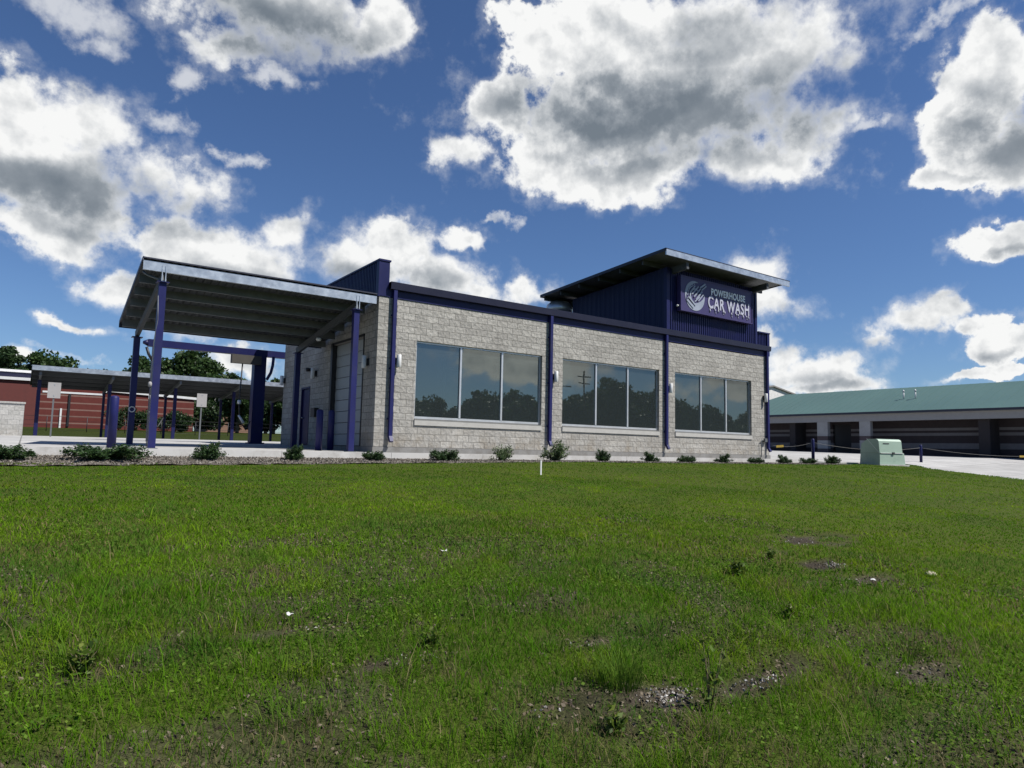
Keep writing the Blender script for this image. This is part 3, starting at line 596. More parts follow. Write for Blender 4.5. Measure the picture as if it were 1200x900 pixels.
for i, (u, ln) in enumerate([(1.76,.10),(2.10,.05),(2.30,.06),(2.62,.04),(2.72,.07),(3.18,.08),(3.50,.04),(3.62,.06),(3.98,.09),(4.22,.05),(4.36,.09)]):
    q.lathe([(.0,0),(.03,.02),(.036,.06),(.012,ln+.05),(0,ln+.06)], (u,-.215,.215-ln), 8)
    if i % 2: q.lathe([(.0,0),(.022,.02),(.015,.05),(0,.065)], (u+.03,-.215,.19-ln-.06), 8)
q.build('lettering', M['letter'], sg)
em_ = MB(); ec = (.82, .66)
def arc(r0a, r0b, r1a, r1b, a0, a1, y=-.215, n=28):
    P0 = []; P1 = []
    for i in range(n+1):
        t = i/n; a = R(a0+(a1-a0)*t); ri = r0a+(r0b-r0a)*math.sin(PI*t); rr = r1a+(r1b-r1a)*math.sin(PI*t)
        P0.append((ec[0]+ri*math.cos(a), ec[1]+ri*math.sin(a))); P1.append((ec[0]+rr*math.cos(a), ec[1]+rr*math.sin(a)))
    vs = []
    for (a, b), (c, d) in zip(P0, P1): vs += [(a,y,b),(c,y,d),(a,y+.02,b),(c,y+.02,d)]
    em_.add(vs, [f for i in range(n) for f in ((4*i,4*i+1,4*i+5,4*i+4),(4*i+1,4*i+3,4*i+7,4*i+5),(4*i+2,4*i,4*i+4,4*i+6))])
def bar(x0, z0, x1, z1, w, y=-.22): em_.beam((ec[0]+x0,y,ec[1]+z0), (ec[0]+x1,y,ec[1]+z1), w, .02, (0,1,0))
arc(.60,.46,.60,.62, 70, 205); arc(.42,.40,.42,.44, 75, 190)
for k in range(7):
    a = R(95+k*17); bar(.46*math.cos(a), .46*math.sin(a), .50*math.cos(a), .50*math.sin(a), .05)
arc(.60,.30,.60,.62, 205, 370, -.214); arc(.28,.25,.28,.33, 30, 260, -.222)
for i, (x0, z0, x1, z1, ww) in enumerate([(-.5,-.22,-.1,-.5,.10),(-.42,-.08,.02,-.40,.07),(-.2,.05,.2,.42,.06),(-.08,-.05,.32,.34,.06),(.05,-.15,.42,.24,.07),(.18,-.2,.5,.12,.05),(.3,.38,.62,.58,.07),(.38,.28,.68,.5,.05),(-.25,.2,-.02,.4,.05),(-.05,-.25,.25,-.02,.05)]):
    bar(x0, z0, x1, z1, ww, -.226-.0015*i)
em_.build('emblem', M['emblem'], sg)

# ------------------------------------------------------------------ entrance canopy
def croof(y): return 4.42 - .213*y
cn = thing('entrance_canopy', (-3.2,0,-.17), 'tall sloping metal canopy on four purple posts at the car wash entrance', 'canopy')
def cb(mb, name, m): 
    o = mb.build(name, m, cn); o.location = (3.2, 0, .17); return o
cx0, cx1, cyb = -6.24, -.10, 4.45
dk = MB(); nn = int((cx1-cx0)/.19); vs = []; prof = []
for i in range(nn):
    u = cx0 + (cx1-cx0)*i/nn; p = (cx1-cx0)/nn
    prof += [(u,0),(u+p*.35,0),(u+p*.45,.045),(u+p*.9,.045)]
prof.append((cx1,0))
for u, d in prof: vs += [(u,-.06,croof(-.06)+d),(u,cyb,croof(cyb)+d)]
dk.add(vs, [(2*i,2*i+2,2*i+3,2*i+1) for i in range(len(prof)-1)])
dk.hexa([(cx0,-.06,croof(-.06)+.05),(cx1,-.06,croof(-.06)+.05),(cx1,cyb,croof(cyb)+.05),(cx0,cyb,croof(cyb)+.05),(cx0,-.06,croof(-.06)+.06),(cx1,-.06,croof(-.06)+.06),(cx1,cyb,croof(cyb)+.06),(cx0,cyb,croof(cyb)+.06)])
cb(dk, 'roof_deck', M['deck'])
ed = MB(); ed.beam((cx0-.012,-.08,croof(-.08)+.03),(cx0-.012,cyb,croof(cyb)+.03), .02, .10); ed.beam((cx0-.02,-.075,croof(-.06)+.055),(cx1,-.075,croof(-.06)+.055), .03, .035)
ed.beam((cx0-.02,cyb+.012,croof(cyb)-.02),(cx1,cyb+.012,croof(cyb)-.02), .02, .2); cb(ed, 'roof_edge', M['roof_edge'])
fc = MB(); fc.box(cx0, cx1, -.058, -.050, 4.195, 4.425); fc.box(cx0, cx1, -.050, .02, 4.195, 4.203); fc.box(cx0, cx1, -.050, .02, 4.395, 4.403); cb(fc, 'fascia', M['galv'])
for y in (.8, 1.6, 2.4, 3.2, 4.05):
    p = MB(); z = croof(y); p.box(cx0+.03, cx1, y-.004, y+.004, z-.215, z-.006); p.box(cx0+.03, cx1, y+.005, y+.07, z-.215, z-.207); cb(p, 'purlin', M['galv_dull'])
FL, FR, RL, RR = (-5.77,.08), (-.67,.08), (-5.79,4.2), (-.98,4.22)
for a, b in ((FL, RL), (FR, RR)):
    g = MB(); g.beam((a[0],-.03,croof(-.03)-.34), (b[0],b[1]+.1,croof(b[1]+.1)-.34), .10, .20); cb(g, 'girder', M['deck'])
for k, (x, y) in enumerate((FL, FR, RL, RR)):
    p = MB(); zt = croof(y)-.46; p.box(x-.082, x+.082, y-.082, y+.082, -.17 + (.07 if y > 1 else 0), zt); p.box(x-.14, x+.14, y-.14, y+.14, zt+.002, zt+.02)
    po = cb(p, 'post', M['purple_post'])
    bs = MB()
    if y < 1: MB().box(x-.13, x+.13, y-.13, y+.13, -.168, -.15).build('base_plate', M['galv_dull'], po)
    if y > 1: bs.box(x-.16, x+.16, y-.16, y+.16, -.13, -.085)
    else:
        bs.box(x-.05, x-.03, -.072, .02, zt+.02, 4.36); bs.box(x+.03, x+.05, -.072, .02, zt+.02, 4.36); bs.box(x-.06, x+.06, -.03, .05, zt+.02, zt+.1)
    b2 = bs.build('bracket', M['galv'] if y < 1 else M['black'], po)
kn = MB(); kn.tube([(-5.8,-.02,3.98),(-5.95,.12,4.06),(-6.1,.2,4.12),(-6.2,.25,4.2)], .03, 6); cb(kn, 'edge_strap', M['galv_dull'])
cdt = MB(); cdt.tube([(-5.885,.02,-.16),(-5.885,.02,2.4),(-5.83,.0,3.0),(-5.86,.0,3.6)], .011, 6); cb(cdt, 'cable_conduit', M['galv_dull']); cdt = MB(); cdt.lathe([(0,0),(.04,.01),(.045,.08),(.03,.12),(0,.13)], (-5.90,-.0,1.33), 12); cb(cdt, 'conduit_fitting', M['grey_trim'])
rg = MB()
for i in range(16):
    a0, a1 = 2*PI*i/16, 2*PI*(i+1)/16
    rg.cyl((-5.80+.075*math.cos(a0),4.08,.93+.075*math.sin(a0)), (-5.80+.075*math.cos(a1),4.08,.93+.075*math.sin(a1)), .018, n=6)
cb(rg, 'hose_ring', M['white'])
lt = MB(); lt.lathe([(0,-.06),(.06,-.05),(.09,0),(.07,.05),(0,.06)], (-.86,2.6,croof(2.6)-.50), 12); cb(lt, 'downlight', M['white'])

# bollards
def bollard(x, y, h, label, z0=-.17):
    o = MB().lathe([(.0,-.02),(.098,-.02),(.098,h-.05),(.085,h-.02),(.05,h),(0,h+.008)], (0,0,0), 20).build('bollard', M['purple_post']); o.location = (x, y, z0)
    return tag(o, label, 'bollard', 'purple bollards at the wash entrance')
bollard(-6.62, .05, 1.24, 'purple bollard left of the canopy posts, behind the widest shrub')
bollard(-1.27, 1.0, 1.22, 'purple bollard in front of the dark door track, nearer to the personnel door')
bollard(-.56, 1.95, 1.27, 'purple bollard in front of the grey roller door, beside the right canopy post')

# ------------------------------------------------------------------ vacuum arch and rear canopy
va = thing('vacuum_arch', (-2.6,10,0), 'purple overhead beam on a thick column with hoses, behind the entrance canopy', 'vacuum station')
def vb(mb, name, m): o = mb.build(name, m, va); o.location = (2.6,-10,0); return o
b = MB(); b.box(-4.78, 1.6, 9.86, 10.14, 3.56, 3.82); b.cyl((-4.78,9.99,3.69),(-4.95,9.99,3.69),.135,.05); vb(b, 'beam', M['purple'])
b = MB(); b.box(-.93, -.47, 9.79, 10.21, .0, 3.555); b.box(-1.0, -.40, 9.72, 10.28, 0, .06); vb(b, 'column', M['purple'])
b = MB(); b.box(-4.62, -4.46, 9.92, 10.08, .0, 3.555); vb(b, 'column', M['purple'])
b = MB(); b.tube([(-.45,9.7,2.6),(-.30,9.7,2.9),(-.24,9.7,3.2),(-.22,9.7,3.56)], .06, 8); vb(b, 'brace', M['purple'])
b = MB(); b.tube([(-4.62,9.8,3.0),(-4.76,9.8,3.25),(-4.84,9.8,3.5)], .05, 8); vb(b, 'brace', M['black'])
b = MB(); b.box(-1.85, -.72, 9.6, 9.855, 3.18, 3.52); vb(b, 'hose_box', M['shingle_dark'])
for (x, ys, zt) in ((-1.42, 9.7, 3.18), (-4.55, 9.75, 3.5)):
    b = MB(); b.tube([(x,ys,zt),(x-.03,ys,2.2),(x-.05,ys-.02,1.6),(x,ys-.05,.9),(x+.25,ys-.05,.55),(x+.42,ys,.9)], .028, 8); vb(b, 'hose', M['black'])
    b = MB(); b.cyl((x-.06,ys-.06,1.12),(x+.14,ys-.1,.82), .035, .055); vb(b, 'nozzle', M['white']); b = MB(); b.lathe([(0,0),(.07,.02),(.07,.16),(0,.17)], (x-.05,ys-.03,1.55), 10); vb(b, 'nozzle', M['white'])

vc = thing('rear_canopy', (-2,19.6,0), 'long low flat canopy on thin purple posts behind the wash entrance', 'canopy')
def rb(mb, name, m): o = mb.build(name, m, vc); o.location = (2,-19.6,0); return o
vx0, vx1, vy0, vy1 = -8.24, 7.5, 19.5, 24.6
def vr(y): return 3.33 - .10*(y-vy0)
b = MB(); b.hexa([(vx0,vy0,vr(vy0)-.03),(vx1,vy0,vr(vy0)-.03),(vx1,vy1,vr(vy1)-.03),(vx0,vy1,vr(vy1)-.03),(vx0,vy0,vr(vy0)+.05),(vx1,vy0,vr(vy0)+.05),(vx1,vy1,vr(vy1)+.05),(vx0,vy1,vr(vy1)+.05)]); rb(b, 'roof_deck', M['deck'])
b = MB(); b.box(vx0, vx1, vy0-.04, vy0-.004, vr(vy0)-.16, vr(vy0)+.06); rb(b, 'fascia', M['galv'])
b = MB(); b.beam((vx0-.012,vy0,vr(vy0)-.02),(vx0-.012,vy1,vr(vy1)-.02), .02, .2); rb(b, 'roof_edge', M['roof_edge'])
for y in (20.6, 21.8, 23.0, 24.2):
    b = MB(); b.box(vx0+.05, vx1-.05, y-.03, y+.03, vr(y)-.2, vr(y)-.035); rb(b, 'purlin', M['deck'])
for x in (-7.9,-4.98,-1.98,.95,3.9,6.9):
    b = MB(); b.box(x-.075, x+.075, 20.9, 21.05, .14, vr(21)-.36); rb(b, 'post', M['purple'])
    b = MB(); b.box(x-.06, x+.06, 23.9, 24.05, .14, vr(24)-.36); rb(b, 'post', M['purple'])
    b = MB(); b.beam((x,19.6,vr(19.6)-.28),(x,24.5,vr(24.5)-.28), .09, .16); rb(b, 'girder', M['galv_dull'])

# small signs on posts
def road_sign(x, y, label, rz=0):
    t = thing('post_sign', (x,y,float(zpave(np.array(x), np.array(y)))), label, 'sign', 'small pale signs on posts', rz)
    MB().box(-.03,.03,-.03,.03,0,1.75).build('post', M['galv_dull'], t)
    o = MB().box(-.23,.23,-.055,-.035,1.62,2.28).build('plate', M['grey_trim'], t)
    MB().box(-.06,.06,-.034,-.03,1.68,2.2).box(-.02,.02,-.062,-.0555,1.7,1.74).box(-.02,.02,-.062,-.0555,2.16,2.2).build('clamp', M['galv'], t)
road_sign(-7.42, 16.0, 'pale rectangular sign on a thin post left of the canopy, near the block enclosure')
road_sign(-1.25, 18.0, 'pale rectangular sign on a thin post seen under the entrance canopy')

# block enclosure on far left
en = MB(); en.wall(-16, -8.4, -.15, 1.50, [], .22, lambda u, d, z: (u, 17.5+d, z)); en.wall(17.72, 22, -.15, 1.50, [], .22, lambda u, d, z: (-8.4-d, u, z))
en.box(-16, -8.36, 17.46, 17.76, 1.504, 1.58)
tag(en.build('block_enclosure', M['block_pale']), 'low pale concrete block enclosure wall at far left behind the pavement', 'wall')

# ------------------------------------------------------------------ red brick school
sl = thing('brick_building', (-12,60,1), 'long red brick building with cream bands and white roof trim at far left', 'building')
def sbuild(mb, name, m): o = mb.build(name, m, sl); o.location = (12,-60,-1); return o
b = MB(); b.box(-45,-2.1,60,75,.3,5.45); sbuild(b, 'wall', M['school_plain'])
b = MB(); b.box(-2.08,6.2,60.6,74,.3,4.85); sbuild(b, 'wall', M['school'])
b = MB(); b.box(-7.4,-2.15,59.9,59.98,.9,5.0); sbuild(b, 'wall', M['school'])
b = MB(); b.box(-45.1,-2.0,59.8,75,5.46,5.72); b.box(-2.3,-1.95,59.85,60.02,4.75,5.455); b.hexa([(-1.94,60.45,4.9),(6.4,60.45,4.55),(6.4,74,4.55),(-1.94,74,4.9),(-1.94,60.45,5.15),(6.4,60.45,4.8),(6.4,74,4.8),(-1.94,74,5.15)]); b.box(-7.2,-2.2,59.86,59.9,4.45,4.62); sbuild(b, 'roof_trim', M['white'])
b = MB(); b.box(-45,-8.2,64,75,5.73,6.5); sbuild(b, 'upper_wall', M['gutter'])
b = MB(); b.box(-45.1,-8.1,63.9,75,6.51,6.75); sbuild(b, 'roof_trim', M['white'])
for x, z0, z1 in ((-5.0,1.3,4.4),(-9.3,2.55,2.95)):
    b = MB(); wx_ = .09 if z1 > 3 else .16; b.box(x-wx_,x+wx_,59.80,59.895,z0,z1); sbuild(b, 'window', M['black'])
b = MB(); b.box(-5.7,-5.55,59.8,59.895,1.0,3.0); sbuild(b, 'downpipe', M['white'])

# ------------------------------------------------------------------ vegetation builders
def crown_pts(n, rx, ry, rz, clumps, cr, cz, seed, cone=0):
    r = np.random.default_rng(seed); C = []
    while len(C) < clumps:
        p = r.uniform(-1, 1, 3)
        if np.linalg.norm(p) > 1 or np.linalg.norm(p) < .35: continue
        k = 1 - cone*max(0, (p[2]+1)/2)
        C.append((p[0]*rx*k, p[1]*ry*k, p[2]*rz + cz))
    C = np.array(C); rad = cr*(.55+.75*r.random(clumps)); i = r.integers(0, clumps, n)
    d = r.normal(size=(n,3)); d /= np.linalg.norm(d, axis=1)[:,None]; d *= (r.random(n)**.45)[:,None]
    return C[i] + d*rad[i][:,None]*np.array([1,1,.75]), C, rad
def make_tree(name, h, rx, rz, leaf, n, clumps, cr, seed, m, cone=0, base=.25):
    """returns prototype meshes (trunk mesh, crown mesh)"""
    cz = h - rz - cr*.4; P, C, rad = crown_pts(n, rx, rx, rz, clumps, cr, cz, seed, cone)
    t = MB(); tr = h*.022+.06; t.tube([(0,0,-.3),(.02*h*.1,0,h*.2),(-.01*h,.01*h,h*.45),(.01*h,0,h*.75)], [tr*1.25,tr,tr*.75,tr*.25], 9)
    r = random.Random(seed)
    for k in range(min(9, clumps)):
        c = C[r.randrange(clumps)]; z0 = h*(.22+.35*r.random()); p0 = Vector((0,0,z0)); p1 = Vector(c); mid = p0.lerp(p1, .5) + Vector((0,0,-.04*h))
        t.tube([p0, mid, p1], [tr*.45, tr*.28, tr*.08], 6)
    V, F = leaf_cloud(P, leaf)
    return t, V, F
TREES = {}
def tree(kind, x, y, z, s, rz, label, group, name='broadleaf_tree', sz=None):
    if kind not in TREES:
        spec = {'round': (10, 3.6, 3.6, .30, 11000, 46, 1.25, 3, 'leaf_tree', 0), 'wide': (9.5, 4.6, 3.0, .32, 9500, 52, 1.3, 5, 'leaf_tree', 0),
                'tall': (12, 3.0, 4.6, .30, 9000, 50, 1.15, 8, 'leaf_dark', .35), 'bush': (3.2, 2.6, 1.2, .16, 6000, 34, .75, 12, 'leaf_dark', 0)}[kind]
        t, V, F = make_tree(kind, *spec[:8], spec[8], spec[9])
        o = thing(name, (0,0,0), label, 'tree', group); t.build('trunk', M['bark'], o); np_mesh('crown', V, F, M[spec[8]], o); TREES[kind] = o; r = o
    else: r = copy_tree(TREES[kind]); r.name = name; r['label'] = label; r['group'] = group
    r.location = (x, y, z); r.scale = (s, s, sz or s); r.rotation_euler = (0,0,rz)
    return r
GR = 'trees behind the school and canopies'
tree('round', 8.0, 72, 1.2, 1.04, .3, 'largest round broadleaf tree standing behind the low rear canopy', GR)
tree('round', 3.6, 76, 1.2, .92, 2.1, 'dark tree just left of the largest round tree, behind the canopy posts', GR)
tree('tall', -10.6, 80, 1.2, .84, .5, 'dark tree at the very left edge above the brick building', GR)
tree('wide', -6.6, 84, 1.2, 1.0, 1.4, 'wide dark tree rising above the brick building roof at left', GR)
tree('wide', -1.4, 100, 1.4, .95, 2.6, 'small distant treetop just over the rear canopy, right of the widest left tree', GR)
tree('wide', 18.2, 74, 1.2, .62, .2, 'low dark tree under the rear canopy beside the car wash end wall', GR)
tree('tall', 15.4, 84, 1.2, .78, 1.0, 'distant tree top over the rear canopy, left of the end wall', GR)
tree('round', 10.6, 60, 1.0, .60, 4.0, 'low tree under the rear canopy left of the grey-roofed house', GR)
tree('round', 17.2, 62, 1.0, .56, 5.2, 'low dense tree right of the grey-roofed house, behind the thick column', GR)
tree('wide', 22, 90, 1.2, .95, 3.3, 'distant tree hidden mostly by the car wash end wall', GR)
tree('wide', 84, 40.2, .8, .80, 1.2, 'small distant treetop beside the white gable over the teal roof', 'trees behind the storage building')
for i, (x, y, s, lab) in enumerate(((-.2, 56, .78, 'dark hedge bush before the brick building, leftmost of the two'), (3.6, 55, .72, 'dark hedge bush before the brick building, rightmost of the two'))):
    tree('bush', x, y, .75, s, i*1.3, lab, 'hedge bushes before the brick building', 'hedge_bush')
for i, (x, y, q, lab) in enumerate(((11.6, 68, 1.3, 'dark undergrowth below the low tree left of the distant house'), (18.6, 68, 1.5, 'dark undergrowth seen between the thick column and the end wall'), (23.5, 72, 1.6, 'dark undergrowth mostly hidden by the end wall'), (6.6, 66, 1.4, 'dark undergrowth below the largest round tree'), (16.2, 66, 1.7, 'dark undergrowth just right of the thick purple column'), (2.5,78,1.7,'dark undergrowth right of the banded brick building'))):
    tree('bush', x, y, 1.0, q, i*1.1, lab, 'undergrowth behind the field', 'bush')
# trees across the road: seen mirrored in the windows
RG = 'trees mirrored in the windows'
RT = [(18,7.2),(23,7.4),(27.3,7.6),(31,8.3),(35.2,8.4),(38.5,9.7),(42,9.6),(46,8.6),(50,9.4),(54,10.1),(57.5,12.4),(62,11.3),(67,11.5),(72,10.5),(77,9.8),(83,9.7),(89,9.4),(96,10),(104,10)]
for i, (x, h) in enumerate(RT):
    k = ('round', 'wide')[i % 2]
    tree(k, x, -50.5 - 3*(i % 2), -2.3, h/(10 if k == 'round' else 9.5), i*1.7, 'dark leafy tree across the road, seen only as a reflection in the car wash windows', RG)
def pole(x, y, h, kind, label):
    t = thing('utility_pole', (x,y,-2.3), label, 'pole')
    MB().cyl((0,0,-.3),(0,0,h), .17, .11, 10).build('shaft', M['pole_wood'], t)
    if kind: MB().box(-1.2,1.2,-.06,.06,h-.9,h-.75).box(-1.0,1.0,-.06,.06,h-1.8,h-1.66).build('crossarm', M['pole_wood'], t)
    else: MB().tube([(0,0,h-.2),(.5,0,h+.1),(1.7,0,h+.15)], .05, 6).box(1.6,2.2,-.12,.12,h+.08,h+.2).build('lamp_arm', M['galv_dull'], t)
pole(34, -34, 8.6, 0, 'street light pole mirrored in the left window of the car wash')
pole(59, -52, 12.5, 1, 'dark utility pole with crossarms mirrored in the middle car wash window')
pole(52, -50, 13., 1, 'dark utility pole mirrored at the left edge of the middle car wash window')
# wash gantry inside
wg = thing('wash_gantry', (4.8,2.5,.012), 'pale wash frame with crossbar standing inside behind the left window', 'wash frame')
MB().box(-1.16,-1.06,-.05,.05,0,3.2).build('upright', M['white'], wg); MB().box(1.08,1.18,-.05,.05,0,3.2).build('upright', M['white'], wg); MB().box(-1.055,1.075,-.05,.05,2.76,2.86).build('crossbar', M['white'], wg)

# far house + fence
ho = thing('far_house', (14.4,82,2.9), 'distant grey-roofed house with white gable seen under the rear canopy', 'house')
b = MB(); b.box(-2.6,3.2,0,8,-2.6,2.9); b.build('wall', M['brick_orange'], ho)
b = MB(); b.prism([(-2.2,2.5),(2.4,2.5),(.1,3.9)], lambda a, c: (a,-.5,c), lambda a, c: (a,.6,c)); b.box(-2.1,-1.2,-.45,-.2,.6,2.49); b.box(1.4,2.3,-.45,-.2,.6,2.49); b.build('porch', M['vinyl'], ho)
b = MB(); b.prism([(-.3,2.92),(8.3,2.92),(4,6.1)], lambda a, c: (-3.0,a,c), lambda a, c: (3.6,a,c)); b.build('roof', M['shingle'], ho)
b = MB(); b.box(-1.1,-.1,-.02,-.001,.9,2.2); b.box(.4,1.4,-.02,-.001,.9,2.2); b.build('window', M['black'], ho)
fe = thing('wire_fence', (0,44,.6), 'thin dark wire fence with posts across the grass behind the pavement', 'fence')
for x in np.arange(-20, 20, 2.6): MB().cyl((x,0,-.2),(x,0,1.2), .03, n=6).build('post', M['black'], fe)
b = MB()
for z in (.15,.5,.85,1.18): b.cyl((-20,0,z),(19.6,0,z), .010, n=5)
b.build('wire', M['black'], fe)

# ------------------------------------------------------------------ storage building on the right
st = thing('storage_building', (42,0,.1), 'low storage building with teal metal roof and dark striped doors at right', 'building')
def stb(mb, name, m): o = mb.build(name, m, st); o.location = (-42,0,-.1); return o
Y0, Y1 = -9.5, 20.5; XE = 42.0
rf = MB(); e0 = 3.27; rz_ = 5.42; hx = 47.0
def slope(x): return e0 + (rz_-e0)*(x-41.5)/(hx-41.5)
P = [(41.5,Y0,e0),(41.5,Y1,e0),(hx,Y1-3.2,rz_),(hx,Y0,rz_),(52.5,Y0,e0),(52.5,Y1,e0)]
rf.add(P, [(0,3,2,1),(3,4,5,2),(1,2,5)])
yy = Y0
while yy < Y1-3.4:
    rf.hexa([(41.52,yy,slope(41.52)+.002),(hx,yy,rz_+.002),(hx,yy+.03,rz_+.002),(41.52,yy+.03,slope(41.52)+.002),(41.52,yy,slope(41.52)+.014),(hx,yy,rz_+.014),(hx,yy+.03,rz_+.014),(41.52,yy+.03,slope(41.52)+.014)]); yy += .6
stb(rf, 'roof', M['teal'])
b = MB(); b.box(41.44,41.50,Y0,Y1+.02,e0-.14,e0+.012); stb(b, 'gutter', M['roof_edge'])
b = MB(); b.box(41.7,42.1,Y0,Y1-.3,2.62,e0-.15); b.box(41.51,41.7,Y0,Y1-.3,e0-.16,e0-.145); stb(b, 'beam', M['grey_trim'])
b = MB(); b.box(43.6,44,Y0,9.55,.05,3.2); b.box(43.6,44,11.0,Y1-.3,.05,3.2); b.box(43.6,44,9.56,10.99,2.5,3.2); b.box(42.1,52,Y1-.6,Y1-.3,.05,3.2); stb(b, 'back_wall', M['store_wall'])
b = MB(); b.box(42.1,43.6,Y0,Y1-.62,3.0,3.1); stb(b, 'soffit', M['grey_trim'])
b = MB(); b.box(43.75,43.85,9.56,10.99,.05,2.49); stb(b, 'doorway', M['black'])
def piery(px): return px
for (ya, yb) in ((10.35,11.2),(7.1,7.9),(-9.4,-8.7)):
    b = MB(); b.box(41.72,42.08,ya,yb,.05,2.615); stb(b, 'pier', M['store_pier'])
for (ya, yb) in ((13.3,13.8),(-.35,.3),(-7.4,-6.8)):
    b = MB(); b.box(42.1,43.595,ya,yb,.05,2.99); stb(b, 'partition', M['store_dark'])
for y in (5.86, 5.04):
    vp = MB(); xx = 44.2; vp.cyl((xx,y,slope(xx)-.05),(xx,y,slope(xx)+.52), .05, n=8); vp.cyl((xx,y,slope(xx)+.52),(xx,y,slope(xx)+.66), .10, .03, n=8)
    stb(vp, 'vent_pipe', M['white'])
wb = thing('white_gable_building', (69.7,34,.9), 'white gabled building end peeking over the teal roof', 'building')
MB().box(-9,9,0,16,-.5,6.4).prism([(-9,6.402),(9,6.402),(0,7.85)], lambda a, c: (a,0,c), lambda a, c: (a,16,c)).build('wall', M['vinyl'], wb)
MB().prism([(-9.4,6.36),(0,7.87),(9.4,6.36),(9.4,6.52),(0,8.05),(-9.4,6.52)], lambda a, c: (a,-.25,c), lambda a, c: (a,16.2,c)).build('roof', M['shingle'], wb)

# ------------------------------------------------------------------ transformer box, posts with ropes
tx = thing('transformer_box', (23.45,-2.75,-.31), 'pale green utility transformer box on the grass at right', 'transformer box', None, R(-18))
W_, D_, H_ = 1.46, 1.18, 1.16
b = MB(); b.hexa([(0,0,.0),(W_,0,.0),(W_,D_,.0),(0,D_,.0),(.03,.03,.52),(W_-.03,.03,.52),(W_-.03,D_-.03,.52),(.03,D_-.03,.52)]); b.build('body', M['pad'], tx)
b = MB(); prof = [(.02,.525),(.07,H_-.10),(.13,H_-.03),(.22,H_),(.70,H_),(D_-.10,H_-.22),(D_-.03,.525)]
b.prism(prof, lambda a, c: (.02,a,c), lambda a, c: (W_-.13,a,c)); b.build('lid', M['pad'], tx)
b = MB(); b.prism([(.035,.53),(.035,.50),(.76,H_+.02),(.74,H_+.02)], lambda a, c: (.012,a,c), lambda a, c: (.0185,a,c)); b.box(.05,W_-.1,-.004,.018,.505,.53); b.build('trim', M['white'], tx)
b = MB(); b.box(.72,.84,-.03,.018,.47,.56); b.build('padlock', M['padlock'], tx)
b = MB(); b.box(.25,.6,.045,.05,.93,.97); b.build('handle', M['padlock'], tx)
MB().box(-.12,W_+.12,-.12,D_+.12,-.3,-.003).build('pad', M['kerb'], tx)
def rope_post(x, y, h, label):
    z = -.30; t = MB().lathe([(0,-.2),(.07,-.2),(.07,h-.03),(.05,h),(0,h+.01)], (0,0,0), 14).build('rope_post', M['purple']); t.location = (x, y, z)
    return tag(t, label, 'post', 'purple rope posts by the driveway')
rope_post(20.9, -1.05, 1.08, 'short purple rope post between the bed shrubs and the green box')
rope_post(29.6, -1.75, 1.0, 'short purple rope post right of the green transformer box')
rope_post(40.5, -6.0, 1.0, 'short purple rope post at the storage building, right end of the sagging rope')
def rope(a, b, sag, label, tagt=None):
    t = thing('rope', a, label, 'rope'); a_ = Vector(a); b_ = Vector(b)
    pts = [a_.lerp(b_, i/16) - a_ - Vector((0,0,4*sag*(i/16)*(1-i/16))) for i in range(17)]
    MB().tube(pts, .009, 6).build('line', M['rope'], t)
    if tagt is not None:
        p = pts[tagt]; d = (b_-a_).normalized(); MB().beam(p - d*.17 + Vector((0,0,-.0)), p + d*.17, .03, .10).build('flag', M['yellow'], t)
rope((20.9,-1.05,.62), (29.6,-1.75,.55), .22, 'sagging rope passing behind the green transformer box')
rope((29.6,-1.75,.55), (40.5,-6.0,.55), .33, 'sagging rope with yellow flag right of the green transformer box', 9)
rope((19.22,-.1,.45), (20.9,-1.05,.62), .12, 'short rope with yellow flag at the car wash corner', 3)

# ------------------------------------------------------------------ bed shrubs
def shrub_mesh(seed, n, leaf, h, m):
    r = np.random.default_rng(seed); P = []
    k = 26; ang = r.uniform(0, 2*PI, k); el = r.uniform(.15, 1.25, k); ln = r.uniform(.55, 1.0, k)
    st = MB(); pts = []
    for a, e, l in zip(ang, el, ln):
        d = np.array([math.cos(a)*math.cos(e)*.62, math.sin(a)*math.cos(e)*.62, math.sin(e)*h])*l
        q = [Vector((0,0,-.03)), Vector(d*.5 + np.array([0,0,.04])), Vector(d)]; st.tube(q, [.014,.009,.003], 5)
        t = r.random(n//k)**.7; base = d[None]*t[:,None] + np.array([0,0,.05])*(4*t*(1-t))[:,None]
        pts.append(base + r.normal(size=base.shape)*.055*(1.1-.5*t)[:,None])
    P = np.concatenate(pts); P[:,2] = np.maximum(P[:,2], .01); V, F = leaf_cloud(P, leaf, .6, 2.2); return st, V, F
SH = []
for i, (n, leaf, h, m) in enumerate(((5200,.026,.50,'leaf_shrub'),(4600,.028,.58,'leaf_shrub'),(2000,.030,.75,'leaf_pale'))):
    SH.append((shrub_mesh(40+i, n, leaf, h, m), m))
PROTO = {}
def shrub(i, x, y, w, hgt, label):
    if i not in PROTO:
        (stm, V, F), m = SH[i]; o = thing('shrub', (0,0,0), label, 'shrub', 'shrubs planted along the bed'); stm.build('stem', M['stem'], o); np_mesh('foliage', V, F, M[m], o); PROTO[i] = o
    else: o = copy_tree(PROTO[i]); o['label'] = label
    o.location = (x, y, float(zbed(np.array(x), np.array(y)))-.01); o.scale = (w/1.15, w/1.15, .84*hgt/.55); o.rotation_euler = (0,0,x*2.3)
